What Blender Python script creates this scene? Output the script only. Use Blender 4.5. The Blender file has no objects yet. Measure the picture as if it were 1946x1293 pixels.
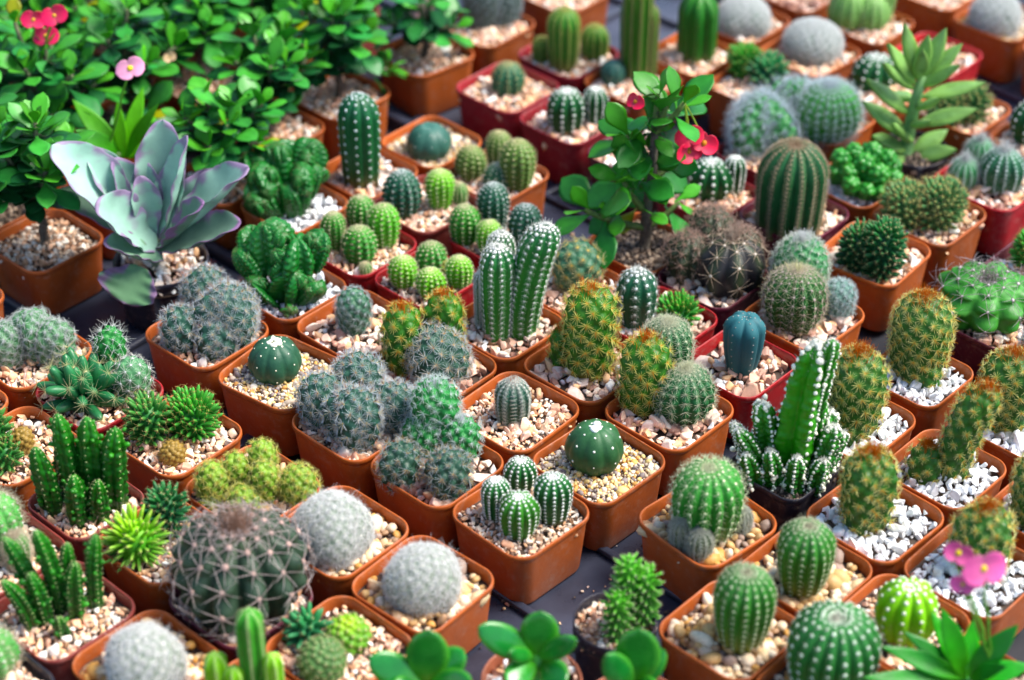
import bpy, math, random
import numpy as np
from mathutils import Vector

# ---------------------------------------------------------------- camera, world, light, exposure
scene = bpy.context.scene
COL = scene.collection
RIM = 0.043                                   # height of the pot rims above the bench
cam_d = bpy.data.cameras.new('camera')
cam = bpy.data.objects.new('camera', cam_d)
COL.objects.link(cam)
cam.location = (0.0, -1.04, RIM + 0.8203)
cam.rotation_euler = (math.radians(90 - 36.838), 0, 0)
cam_d.sensor_width = 36.0
cam_d.sensor_fit = 'HORIZONTAL'
cam_d.lens = 73.3
cam_d.clip_start = 0.01
cam_d.clip_end = 60.0
cam_d.dof.use_dof = True
cam_d.dof.focus_distance = 1.30
cam_d.dof.aperture_fstop = 4.5
scene.camera = cam

SUN_EL, SUN_AZ = 54.0, 82.0                   # azimuth measured from +y towards +x
world = bpy.data.worlds.new('World')
scene.world = world
world.use_nodes = True
wn = world.node_tree
bg = wn.nodes.get('Background') or wn.nodes.new('ShaderNodeBackground')
sky = wn.nodes.new('ShaderNodeTexSky')
sky.sky_type = 'NISHITA'
sky.sun_disc = False
sky.sun_elevation = math.radians(SUN_EL)
sky.sun_rotation = math.radians(SUN_AZ)
wn.links.new(sky.outputs['Color'], bg.inputs['Color'])
bg.inputs['Strength'].default_value = 0.05
sun_d = bpy.data.lights.new('sun', 'SUN')
sun_d.energy = 1.5
sun_d.angle = math.radians(32)
sun_d.color = (1.0, 0.95, 0.88)
sun = bpy.data.objects.new('sun', sun_d)
COL.objects.link(sun)
sv = Vector((math.sin(math.radians(SUN_AZ)) * math.cos(math.radians(SUN_EL)),
             math.cos(math.radians(SUN_AZ)) * math.cos(math.radians(SUN_EL)),
             math.sin(math.radians(SUN_EL))))
sun.rotation_euler = (-sv).to_track_quat('-Z', 'Y').to_euler()
scene.view_settings.view_transform = 'Standard'
scene.view_settings.look = 'None'
scene.view_settings.gamma = 1.0
scene.view_settings.use_curve_mapping = False
scene.view_settings.exposure = 2.38
scene.cycles.max_bounces = 6

# ---------------------------------------------------------------- materials
def mat(name, attr=False, color=(0.5, 0.5, 0.5), rough=0.5, noise=0.0, nscale=300.0, bump=0.0, bscale=900.0,
        transl=0.0, spec=0.5, wrinkle=0.0, coat=0.0, sss=0.0):
    m = bpy.data.materials.new(name)
    m.use_nodes = True
    nt = m.node_tree
    p = nt.nodes['Principled BSDF']
    p.inputs['Roughness'].default_value = rough
    p.inputs['Specular IOR Level'].default_value = spec
    p.inputs['Coat Weight'].default_value = coat
    if sss:
        p.inputs['Subsurface Weight'].default_value = sss
        p.inputs['Subsurface Radius'].default_value = (0.002, 0.003, 0.001)
        p.inputs['Subsurface Scale'].default_value = 1.0
    tc = nt.nodes.new('ShaderNodeTexCoord')
    if attr:
        a = nt.nodes.new('ShaderNodeAttribute'); a.attribute_name = 'Col'; src = a.outputs['Color']
    else:
        a = nt.nodes.new('ShaderNodeRGB'); a.outputs[0].default_value = (*color, 1); src = a.outputs[0]
    if noise:
        n = nt.nodes.new('ShaderNodeTexNoise'); n.inputs['Scale'].default_value = nscale
        n.inputs['Detail'].default_value = 5
        nt.links.new(tc.outputs['Object'], n.inputs['Vector'])
        r = nt.nodes.new('ShaderNodeMapRange')
        r.inputs[1].default_value = 0.3; r.inputs[2].default_value = 0.7
        r.inputs[3].default_value = 1 - noise; r.inputs[4].default_value = 1 + noise
        nt.links.new(n.outputs['Fac'], r.inputs[0])
        h = nt.nodes.new('ShaderNodeVectorMath'); h.operation = 'SCALE'
        nt.links.new(src, h.inputs[0]); nt.links.new(r.outputs[0], h.inputs['Scale'])
        src = h.outputs[0]
        rr = nt.nodes.new('ShaderNodeMapRange')
        rr.inputs[1].default_value = 0.3; rr.inputs[2].default_value = 0.7
        rr.inputs[3].default_value = max(0.05, rough - 0.1); rr.inputs[4].default_value = min(1, rough + 0.14)
        nt.links.new(n.outputs['Fac'], rr.inputs[0]); nt.links.new(rr.outputs[0], p.inputs['Roughness'])
    nt.links.new(src, p.inputs['Base Color'])
    if bump:
        b = nt.nodes.new('ShaderNodeTexNoise'); b.inputs['Scale'].default_value = bscale
        b.inputs['Detail'].default_value = 4
        nt.links.new(tc.outputs['Object'], b.inputs['Vector'])
        bm = nt.nodes.new('ShaderNodeBump'); bm.inputs['Strength'].default_value = bump
        bm.inputs['Distance'].default_value = 0.0006
        nt.links.new(b.outputs['Fac'], bm.inputs['Height'])
        nt.links.new(bm.outputs['Normal'], p.inputs['Normal'])
    if transl:
        out = nt.nodes['Material Output']
        t = nt.nodes.new('ShaderNodeBsdfTranslucent'); mx = nt.nodes.new('ShaderNodeMixShader')
        mx.inputs[0].default_value = transl
        nt.links.new(src, t.inputs['Color'])
        nt.links.new(p.outputs[0], mx.inputs[1]); nt.links.new(t.outputs[0], mx.inputs[2])
        nt.links.new(mx.outputs[0], out.inputs['Surface'])
    return m

def pot_mat(name, color, rough=0.42):
    """worn moulded plastic: slight tone drift, dusty limescale specks, fine scuffs"""
    m = mat(name, color=color, rough=rough, noise=0.14, nscale=45.0, bump=0.25, bscale=380.0, spec=0.35)
    nt = m.node_tree; p = nt.nodes['Principled BSDF']
    src = p.inputs['Base Color'].links[0].from_socket
    oi = nt.nodes.new('ShaderNodeObjectInfo')
    tc = nt.nodes.new('ShaderNodeTexCoord')
    add = nt.nodes.new('ShaderNodeVectorMath'); add.operation = 'ADD'
    nt.links.new(tc.outputs['Object'], add.inputs[0]); nt.links.new(oi.outputs['Random'], add.inputs[1])
    # per pot tone
    mr = nt.nodes.new('ShaderNodeMapRange'); mr.inputs[3].default_value = 0.78; mr.inputs[4].default_value = 1.18
    nt.links.new(oi.outputs['Random'], mr.inputs[0])
    sc = nt.nodes.new('ShaderNodeVectorMath'); sc.operation = 'SCALE'
    nt.links.new(src, sc.inputs[0]); nt.links.new(mr.outputs[0], sc.inputs['Scale'])
    # dust
    n = nt.nodes.new('ShaderNodeTexNoise'); n.inputs['Scale'].default_value = 160; n.inputs['Detail'].default_value = 8
    n.inputs['Roughness'].default_value = 0.75
    nt.links.new(add.outputs[0], n.inputs['Vector'])
    r = nt.nodes.new('ShaderNodeMapRange'); r.inputs[1].default_value = 0.52; r.inputs[2].default_value = 0.78
    r.inputs[3].default_value = 0.0; r.inputs[4].default_value = 0.42
    nt.links.new(n.outputs['Fac'], r.inputs[0])
    mx = nt.nodes.new('ShaderNodeMix'); mx.data_type = 'RGBA'
    mx.inputs[7].default_value = (0.42, 0.33, 0.26, 1)
    nt.links.new(r.outputs[0], mx.inputs[0]); nt.links.new(sc.outputs[0], mx.inputs[6])
    nt.links.new(mx.outputs[2], p.inputs['Base Color'])
    return m

M = {
    'skin': mat('cactus_skin', attr=True, rough=0.42, noise=0.16, nscale=220, bump=0.22, bscale=1100, spec=0.28, sss=0.0),
    'waxy': mat('succulent_skin', attr=True, rough=0.33, noise=0.12, nscale=150, bump=0.12, bscale=600, spec=0.4, transl=0.10),
    'glossy': mat('glossy_leaf', attr=True, rough=0.22, noise=0.14, nscale=110, bump=0.10, bscale=500, spec=0.5),
    'powder': mat('powdery_leaf', attr=True, rough=0.62, noise=0.07, nscale=160, bump=0.10, bscale=900, spec=0.3),
    'leaf': mat('thin_leaf', attr=True, rough=0.38, noise=0.12, nscale=140, bump=0.12, bscale=700, spec=0.4, transl=0.22),
    'petal': mat('petal', attr=True, rough=0.5, noise=0.06, nscale=200, transl=0.25),
    'spine': mat('spine', attr=True, rough=0.5, transl=0.4, spec=0.2),
    'wool': mat('areole_wool', attr=True, rough=0.95, spec=0.1),
    'bark': mat('bark', attr=True, rough=0.85, noise=0.3, nscale=300, bump=0.8, bscale=400, spec=0.2),
    'stone': mat('gravel_stone', attr=True, rough=0.55, noise=0.16, nscale=260, bump=0.35, bscale=700, spec=0.4),
    'soil': mat('soil', color=(0.055, 0.038, 0.028), rough=0.95, noise=0.4, nscale=300, bump=1.0, bscale=300, spec=0.2),
    'orange': pot_mat('terracotta_plastic', (0.40, 0.088, 0.014)),
    'red': pot_mat('red_plastic', (0.36, 0.012, 0.016), 0.36),
    'maroonred': pot_mat('dark_red_plastic', (0.26, 0.016, 0.024), 0.36),
    'maroon': pot_mat('brown_red_plastic', (0.24, 0.04, 0.03), 0.42),
    'plum': pot_mat('plum_plastic', (0.10, 0.014, 0.028), 0.30),
    'blackround': pot_mat('black_plastic', (0.022, 0.021, 0.032), 0.34),
    'black': None, 'clayround': pot_mat('brown_plastic', (0.30, 0.09, 0.045)),
    'ground': mat('bench_ground', color=(0.014, 0.015, 0.022), rough=0.6, noise=0.35, nscale=14, bump=0.4, bscale=120),
    'tray': mat('tray_plastic', color=(0.036, 0.040, 0.062), rough=0.30, noise=0.35, nscale=30, bump=0.3, bscale=160, spec=0.5),
}
M['black'] = M['blackround']

# ---------------------------------------------------------------- mesh building from arrays
def C3(c, n):
    c = np.asarray(c, float)
    return np.broadcast_to(c, (n, 3)).copy() if c.ndim == 1 else c

def build(name, chunks, material, parent=None, smooth=True, loc=None, label=None, kind=None):
    chunks = [c for c in chunks if c is not None and len(c[0])]
    V = np.concatenate([c[0] for c in chunks]).astype(np.float32)
    Cc = np.concatenate([C3(c[2], len(c[0])) for c in chunks]).astype(np.float32)
    lum = Cc @ np.array([.25, .65, .10]); Cc = np.clip(lum[:, None] + (Cc - lum[:, None]) * 1.14, .002, .93).astype(np.float32)
    idx, starts, off, ls = [], [], 0, 0
    for c in chunks:
        Fs = c[1] if isinstance(c[1], list) else [c[1]]
        for F in Fs:
            if len(F) == 0: continue
            F = np.asarray(F)
            idx.append((F + off).ravel())
            k = F.shape[1]
            starts.append(ls + np.arange(len(F)) * k)
            ls += F.size
        off += len(c[0])
    idx = np.concatenate(idx).astype(np.int32); starts = np.concatenate(starts).astype(np.int32)
    me = bpy.data.meshes.new(name)
    me.vertices.add(len(V)); me.vertices.foreach_set('co', V.ravel())
    me.loops.add(len(idx)); me.loops.foreach_set('vertex_index', idx)
    me.polygons.add(len(starts)); me.polygons.foreach_set('loop_start', starts)
    me.update(calc_edges=True)
    if smooth: me.polygons.foreach_set('use_smooth', np.ones(len(starts), bool))
    at = me.color_attributes.new('Col', 'FLOAT_COLOR', 'POINT')
    rgba = np.ones((len(V), 4), np.float32); rgba[:, :3] = Cc
    at.data.foreach_set('color', rgba.ravel())
    me.materials.append(material)
    return link(name, me, parent, loc, label, kind)

def link(name, me, parent=None, loc=None, label=None, kind=None):
    o = bpy.data.objects.new(name, me)
    COL.objects.link(o)
    if parent: o.parent = parent
    if loc is not None: o.location = loc
    if label: o['label'] = label
    if kind: o['kind'] = kind
    return o

def grid_faces(nu, nv, closed_u=True):
    """rows nv, columns nu; vertex (j,i) = j*nu+i"""
    i = np.arange(nu if closed_u else nu - 1); j = np.arange(nv - 1)
    I, J = np.meshgrid(i, j)
    I2 = (I + 1) % nu
    return np.stack([J * nu + I, J * nu + I2, (J + 1) * nu + I2, (J + 1) * nu + I], -1).reshape(-1, 4)

def norm(v): return v / np.maximum(np.linalg.norm(v, axis=-1, keepdims=True), 1e-9)

def frames(N, rng):
    r = norm(rng.normal(size=N.shape))
    a = norm(np.cross(N, r)); b = np.cross(N, a)
    return a, b

def spines(P, N, n, length, elev, width, c0, c1, rng, jit=0.2, curve=0.0, up=0.0, segs=1):
    """n thin cones radiating from each areole"""
    if n == 0 or len(P) == 0: return None
    m = len(P)
    length = np.broadcast_to(np.asarray(length, float), (m,))
    a, b = frames(N, rng)
    ph = (np.arange(n)[None] + rng.uniform(0, 1, (m, 1)) + rng.uniform(-.25, .25, (m, n))) * 2 * np.pi / n
    el = np.radians(elev) + rng.normal(0, jit * .5, (m, n))
    d = (np.cos(el)[..., None] * (np.cos(ph)[..., None] * a[:, None] + np.sin(ph)[..., None] * b[:, None]) + np.sin(el)[..., None] * N[:, None])
    d[..., 2] += up
    d = norm(d).reshape(-1, 3)
    Lh = (length[:, None] * rng.uniform(1 - jit * 1.3, 1 + jit, (m, n))).reshape(-1, 1)
    B = np.repeat(P, n, 0); Nn = np.repeat(N, n, 0)
    s1 = norm(np.cross(d, Nn + rng.normal(0, .05, Nn.shape))); s2 = np.cross(d, s1)
    k = len(B)
    if segs == 1 and not curve:
        T = B + d * Lh
        cs = [(math.cos(t), math.sin(t)) for t in (0, 2.094, 4.189)]
        V = np.stack([B + width * (p * s1 + q * s2) for p, q in cs] + [T + width * .42 * (p * s1 + q * s2) for p, q in cs], 1).reshape(-1, 3)
        base = np.arange(k)[:, None] * 6
        F = np.concatenate([base + np.array([[s, (s + 1) % 3, 3 + (s + 1) % 3, 3 + s]]) for s in range(3)])
        Cv = np.tile(np.array([c0, c0, c0, c1, c1, c1], float), (k, 1))
        return (V, F, Cv)
    bend = rng.normal(0, .35, (k, 1)) * s1 + rng.normal(0.0, .3, (k, 1)) * Nn - Nn
    segs = max(segs, 3)
    rows = []
    for q in range(segs):
        t = q / segs
        c = B + d * Lh * t + bend * Lh * curve * t * t
        w = width * (1 - t * .75)
        rows += [c + w * (math.cos(s) * s1 + math.sin(s) * s2) for s in (0, 2.094, 4.189)]
    rows.append(B + d * Lh + bend * Lh * curve)
    V = np.stack(rows, 1).reshape(-1, 3); nv = 3 * segs + 1
    base = np.arange(k)[:, None] * nv
    Q = []
    for q in range(segs - 1):
        for s in range(3):
            Q.append(base + np.array([[q * 3 + s, q * 3 + (s + 1) % 3, q * 3 + 3 + (s + 1) % 3, q * 3 + 3 + s]]))
    T = [base + np.array([[3 * segs - 3 + s, 3 * segs - 3 + (s + 1) % 3, nv - 1]]) for s in range(3)]
    cols = []
    for q in range(segs):
        f_ = q / segs; cols += [np.array(c0) * (1 - f_) + np.array(c1) * f_] * 3
    cols.append(np.array(c1))
    return (V, [np.concatenate(Q), np.concatenate(T)], np.tile(np.array(cols), (k, 1)))

def ico(sub=1):
    t = (1 + 5 ** .5) / 2
    v = [(-1, t, 0), (1, t, 0), (-1, -t, 0), (1, -t, 0), (0, -1, t), (0, 1, t), (0, -1, -t), (0, 1, -t), (t, 0, -1), (t, 0, 1), (-t, 0, -1), (-t, 0, 1)]
    f = [(0, 11, 5), (0, 5, 1), (0, 1, 7), (0, 7, 10), (0, 10, 11), (1, 5, 9), (5, 11, 4), (11, 10, 2), (10, 7, 6), (7, 1, 8), (3, 9, 4), (3, 4, 2), (3, 2, 6), (3, 6, 8), (3, 8, 9), (4, 9, 5), (2, 4, 11), (6, 2, 10), (8, 6, 7), (9, 8, 1)]
    v = [np.array(p) / np.linalg.norm(p) for p in v]
    for _ in range(sub):
        cache, nf = {}, []
        def mid(a, b):
            k = (min(a, b), max(a, b))
            if k not in cache:
                p = v[a] + v[b]; v.append(p / np.linalg.norm(p)); cache[k] = len(v) - 1
            return cache[k]
        for a, b, c in f:
            x, y, z = mid(a, b), mid(b, c), mid(c, a)
            nf += [(a, x, z), (b, y, x), (c, z, y), (x, y, z)]
        f = nf
    return np.array(v), np.array(f)
ICO0, ICO1, ICO2 = ico(0), ico(1), ico(2)

def blobs(P, N, size, col, rng, flat=0.6, base=ICO0, colvar=.08):
    """small woolly tufts sitting on the areoles"""
    V0, F0 = base
    m = len(P); a, b = frames(N, rng)
    s = np.broadcast_to(np.asarray(size, float), (m,))[:, None, None] * rng.uniform(.75, 1.25, (m, 1, 1))
    Vn = V0[None] * (1 + rng.uniform(-.18, .18, (m, len(V0), 1)))
    V = P[:, None] + s * (Vn[..., :1] * a[:, None] + Vn[..., 1:2] * b[:, None] + flat * Vn[..., 2:] * N[:, None])
    F = (np.arange(m)[:, None, None] * len(V0) + F0[None]).reshape(-1, 3)
    c = np.repeat(np.clip(np.array(col) * (1 + rng.normal(0, colvar, (m, 1))), 0, .95), len(V0), 0)
    return (V.reshape(-1, 3), F, c)

# ---------------------------------------------------------------- gravel
def stone_lib(kind, rng):
    out = []
    for _ in range(14):
        V, F = (ICO2 if kind == 'chip' else ICO1)
        V = V.copy()
        if kind == 'chip':
            for _ in range(11):
                n = norm(rng.normal(size=3)); d = rng.uniform(.28, .68)
                h = V @ n; V = V - np.maximum(h - d, 0)[:, None] * n
        else:
            V = V * (1 + rng.uniform(-.12, .12, (len(V), 1)))
        V = V * np.array([1, rng.uniform(.62, .9), rng.uniform(.42, .75)])
        if kind == 'chip': V = V * 1.28
        out.append((V, F))
    return out
_r0 = np.random.default_rng(5)
CHIPS, PEBBLES = stone_lib('chip', _r0), stone_lib('pebble', _r0)
GRAVEL = {   # stone size mm (semi axis), shape, colours
    'pink':   (2.5, CHIPS, [(.80, .60, .45), (.84, .72, .60), (.72, .42, .26), (.86, .80, .73), (.64, .38, .27), (.78, .52, .32), (.82, .58, .47)]),
    'coarse': (3.7, CHIPS, [(.76, .53, .41), (.82, .70, .58), (.58, .36, .27), (.88, .85, .80), (.45, .26, .20), (.74, .46, .27), (.72, .56, .48)]),
    'mix':    (2.1, CHIPS, [(.70, .50, .36), (.74, .62, .50), (.46, .27, .16), (.80, .74, .66), (.30, .20, .14), (.66, .40, .26), (.60, .50, .40)]),
    'fine':   (1.45, PEBBLES, [(.72, .56, .34), (.78, .70, .58), (.62, .34, .12), (.46, .38, .30), (.66, .50, .22), (.22, .18, .17), (.74, .60, .44)]),
    'white':  (3.3, CHIPS, [(.86, .86, .87), (.80, .81, .83), (.88, .87, .84), (.70, .73, .78), (.85, .85, .86)]),
    'brown':  (3.2, PEBBLES, [(.50, .32, .15), (.62, .46, .28), (.36, .22, .13), (.70, .60, .46), (.28, .20, .16), (.56, .30, .10), (.64, .50, .36)]),
    'soil':   (1.7, PEBBLES, [(.10, .065, .045), (.06, .045, .035), (.20, .14, .10), (.40, .30, .22), (.08, .06, .05)]),
}
def gravel_mesh(kind, seed, rnd):
    rng = np.random.default_rng(seed)
    s, lib, cols = GRAVEL[kind]
    s *= .001; half = .0305 if not rnd else .0325
    ch = []
    def inside(p, m):
        if rnd: return np.hypot(p[:, 0], p[:, 1]) < half - m
        q = np.abs(p); r = .010; e = np.maximum(q - (half - m - r), 0)
        return (np.hypot(e[:, 0], e[:, 1]) < r)
    pts = []
    for lay, (sp, zz) in enumerate([(1.55, -s * 1.0), (1.5, 0.0)]):
        g = np.arange(-half, half, s * sp)
        X, Y = np.meshgrid(g, g); X = X + (np.arange(len(g)) % 2)[:, None] * s * sp * .5
        p = np.stack([X.ravel(), Y.ravel()], 1) + rng.uniform(-.38, .38, (X.size, 2)) * s * sp
        p = p[inside(p, s * .75)]
        if lay == 1: p = p[rng.uniform(0, 1, len(p)) < .88]
        r = np.hypot(p[:, 0], p[:, 1])
        z = zz + rng.normal(0, s * .28, len(p)) + .0012 * np.cos(np.clip(r / half, 0, 1) * np.pi)
        pts.append(np.c_[p, z])
    pts = np.concatenate(pts)
    cc = np.array(cols)
    for V0, F0 in []:
        sel = pts[rng.integers(0, len(lib), len(pts)) == 0] if False else None
    which = rng.integers(0, len(lib), len(pts))
    for w, (V0, F0) in enumerate(lib):
        P = pts[which == w]; m = len(P)
        if m == 0: continue
        q = norm(rng.normal(size=(m, 4)) * np.array([1, .55, .55, 1])); q = norm(q)
        a, b, c, d = q.T
        R = np.stack([1 - 2 * (c * c + d * d), 2 * (b * c - a * d), 2 * (b * d + a * c), 2 * (b * c + a * d), 1 - 2 * (b * b + d * d), 2 * (c * d - a * b), 2 * (b * d - a * c), 2 * (c * d + a * b), 1 - 2 * (b * b + c * c)], -1).reshape(m, 3, 3)
        sz = s * np.exp(rng.normal(-.04, .36, (m, 1, 1)))
        V = np.einsum('mij,vj->mvi', R, V0) * sz + P[:, None]
        F = (np.arange(m)[:, None, None] * len(V0) + F0[None]).reshape(-1, 3)
        col = cc[rng.integers(0, len(cc), m)] * rng.uniform(.90, 1.18, (m, 1))
        ch.append((V.reshape(-1, 3), F, np.repeat(np.clip(col, 0, .9), len(V0), 0)))
    # soil bed under the stones, a real surface of its own colour
    n = 40; t = np.linspace(0, 2 * np.pi, n, endpoint=False)
    rr = half * (1.0 if rnd else 1.06)
    x, y = np.cos(t) * rr * 1.2, np.sin(t) * rr * 1.2
    if not rnd: x, y = np.clip(x, -half, half), np.clip(y, -half, half)
    else: x, y = x / 1.2, y / 1.2
    V = np.c_[np.r_[x, 0], np.r_[y, 0], np.full(n + 1, -s * 1.3)]
    F = np.array([(i, (i + 1) % n, n) for i in range(n)])
    ch.append((V, F, (.06, .04, .03)))
    o = build('gravel', ch, M['stone'], smooth=(lib[0][0].shape[0] == 42))
    me = o.data; bpy.data.objects.remove(o)
    return me
_gcache = {}
def gravel_for(kind, i, rnd):
    k = (kind, i % 3, rnd)
    if k not in _gcache: _gcache[k] = gravel_mesh(kind, 100 + i % 3 * 7 + len(kind), rnd)
    return _gcache[k]

# ---------------------------------------------------------------- pots
def ring(half, rho, n=9):
    pts = []
    r = rho * 2 * half; h = half
    for k, (sx, sy) in enumerate([(1, 1), (-1, 1), (-1, -1), (1, -1)]):
        for t in np.linspace(0, math.pi / 2, n) + k * math.pi / 2:
            pts.append(((h - r) * sx + r * math.cos(t), (h - r) * sy + r * math.sin(t)))
    return np.array(pts)
def pot_mesh(round_):
    H = RIM; h = .0325; rho = .5 if round_ else .2
    prof = [(.0, 0.0004), (.84, 0.0), (.868, .0006), (.880, .002), (.965, H - .0052), (.968, H - .0042), (.992, H - .0036), (1.0, H - .0028), (1.0, H - .0011),
            (.992, H - .0002), (.978, H), (.962, H - .0003), (.952, H - .0014), (.945, H - .004), (.915, .022), (.88, .010), (0.0, .010)]
    rows = []
    for s, z in prof:
        if s == 0: s = .001
        p = ring(h * s, rho); rows.append(np.c_[p, np.full(len(p), z)])
    n = len(rows[0])
    V = np.concatenate(rows)
    return (V, grid_faces(n, len(rows)), (1, 1, 1))
_potcache = {}
def make_pot(root, colour, size, rot):
    rnd = 'round' in colour
    key = (colour)
    if key not in _potcache:
        o = build('pot', [pot_mesh(rnd)], M[colour], smooth=True)
        _potcache[key] = o.data; bpy.data.objects.remove(o)
    o = link('pot', _potcache[key], root)
    o.scale = (size / .065, size / .065, 1)
    o.rotation_euler.z = rot
    return o
# ---------------------------------------------------------------- cactus bodies
mm = .001
def profile(r, h, b, dome, pinch=0.0):
    """outline of a stem as (radius, z) samples from the foot to the tip"""
    d = min(dome * r, .62 * h)
    z = np.concatenate([np.linspace(0, h - d, 30), h - d + d * np.sin(np.linspace(0, np.pi / 2, 40))[1:]])
    rr = np.where(z <= h - d, r * (b + (1 - b) * np.sin(np.clip(z / max(h - d, 1e-6), 0, 1) * np.pi / 2) ** .8), 0)
    top = z > h - d
    rr[top] = r * np.sqrt(np.clip(1 - ((z[top] - (h - d)) / d) ** 2, 0, 1))
    rr[-1] = 0
    s = np.r_[0, np.cumsum(np.hypot(np.diff(rr), np.diff(z)))]
    return rr, z, s

class Body:
    def __init__(s, r, h, sp, rng, lean=(0, 0)):
        s.rr, s.zz, s.ss = profile(r, h, sp.get('b', .75), sp.get('dome', 1.0))
        s.area = float(np.sum(np.pi * (s.rr[1:] + s.rr[:-1]) * np.diff(s.ss)))
        s.L = s.ss[-1]; s.r = r; s.h = h; s.sp = sp; s.lean = np.array(lean)
        s.n = sp.get('n', 0); s.depth = sp.get('depth', .15); s.q = sp.get('q', .8)
        s.th0 = rng.uniform(0, 6.28); s.twist = sp.get('twist', 0.0)
        s.wob = rng.normal(0, 1, (5, 2)) * sp.get('wob', .018)
        s.dimple = sp.get('dimple', 0.0)
        if s.n:
            gap = sp.get('sp', .22) * r
            a, j = [gap * .25], 0
            while a[-1] < s.L:
                g = gap * min(1, .42 + .16 * j); a.append(a[-1] + g); j += 1
            s.ar = np.array(a)        # distances from the tip
    def pos(s, th, d):
        """th angle, d distance from tip along outline"""
        u = s.L - d
        R = np.interp(u, s.ss, s.rr); Z = np.interp(u, s.ss, s.zz)
        w = sum(s.wob[k, 0] * np.cos((k + 1) * th + s.wob[k, 1] * 99) for k in range(5))
        if s.n:
            ph = s.n * (th - s.th0 - s.twist * u / s.L)
            m = np.abs(np.cos(ph / 2))
            f = 1 - s.depth * (1 - m ** s.q)
            b = s.sp.get('bump', 0)
            if b:
                k = np.round(ph / (2 * np.pi)).astype(int)
                ix = np.interp(d, s.ar, np.arange(len(s.ar)))
                f = f + b * m * np.cos(2 * np.pi * (ix - .5 * (k % 2)))
        else: f = 1.0
        R = R * f * (1 + w) * (1 - s.sp.get('taper', 0) * (u / s.L) ** 1.3)
        kn = s.sp.get('knob', 0)
        if kn: R = R * (1 + kn * (np.sin(Z / s.r * 5 + 3 * np.sin(th + s.th0) + s.wob[0, 1] * 99) + .6 * np.sin(Z / s.r * 11 + 2 * th * round(2 + s.wob[1, 1] * 9))))
        if s.dimple: Z = Z - s.dimple * s.r * np.exp(-(R / (s.r * .22)) ** 2)
        t = Z / s.h
        x = R * np.cos(th) + s.lean[0] * t * t
        y = R * np.sin(th) + s.lean[1] * t * t
        return np.stack([x, y, Z], -1)
    def normal(s, th, d):
        e = s.r * .02
        pu = s.pos(th + .02, d) - s.pos(th - .02, d)
        pv = s.pos(th, np.maximum(d - e, 0)) - s.pos(th, d + e)
        n = norm(np.cross(pu, pv))
        c = np.stack([s.lean[0] * 0 + 0 * th, 0 * th, 0 * th + s.h * .45], -1)
        P = s.pos(th, d)
        flip = np.sum(n * (P - c), -1) < 0
        n[flip] *= -1
        return n
    def grid(s, nt, nz):
        th = np.linspace(0, 2 * np.pi, nt, endpoint=False)
        d = s.L * (1 - np.linspace(0, 1, nz) ** .9); d[-1] = s.L * 1e-4
        D, T = np.meshgrid(d, th, indexing='ij')
        return T.ravel(), D.ravel(), nt, nz

def mixc(a, b, t): return np.array(a)[None] * (1 - t[:, None]) + np.array(b)[None] * t[:, None]

def body_color(sp, D, L, rng, extra=None):
    u = 1 - D / L
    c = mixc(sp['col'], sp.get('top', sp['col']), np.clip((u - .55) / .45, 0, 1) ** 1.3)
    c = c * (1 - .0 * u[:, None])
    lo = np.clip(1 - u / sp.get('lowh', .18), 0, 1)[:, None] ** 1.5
    return c * (1 - lo) + np.array(sp.get('low', (.16, .13, .06))) * lo

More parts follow.
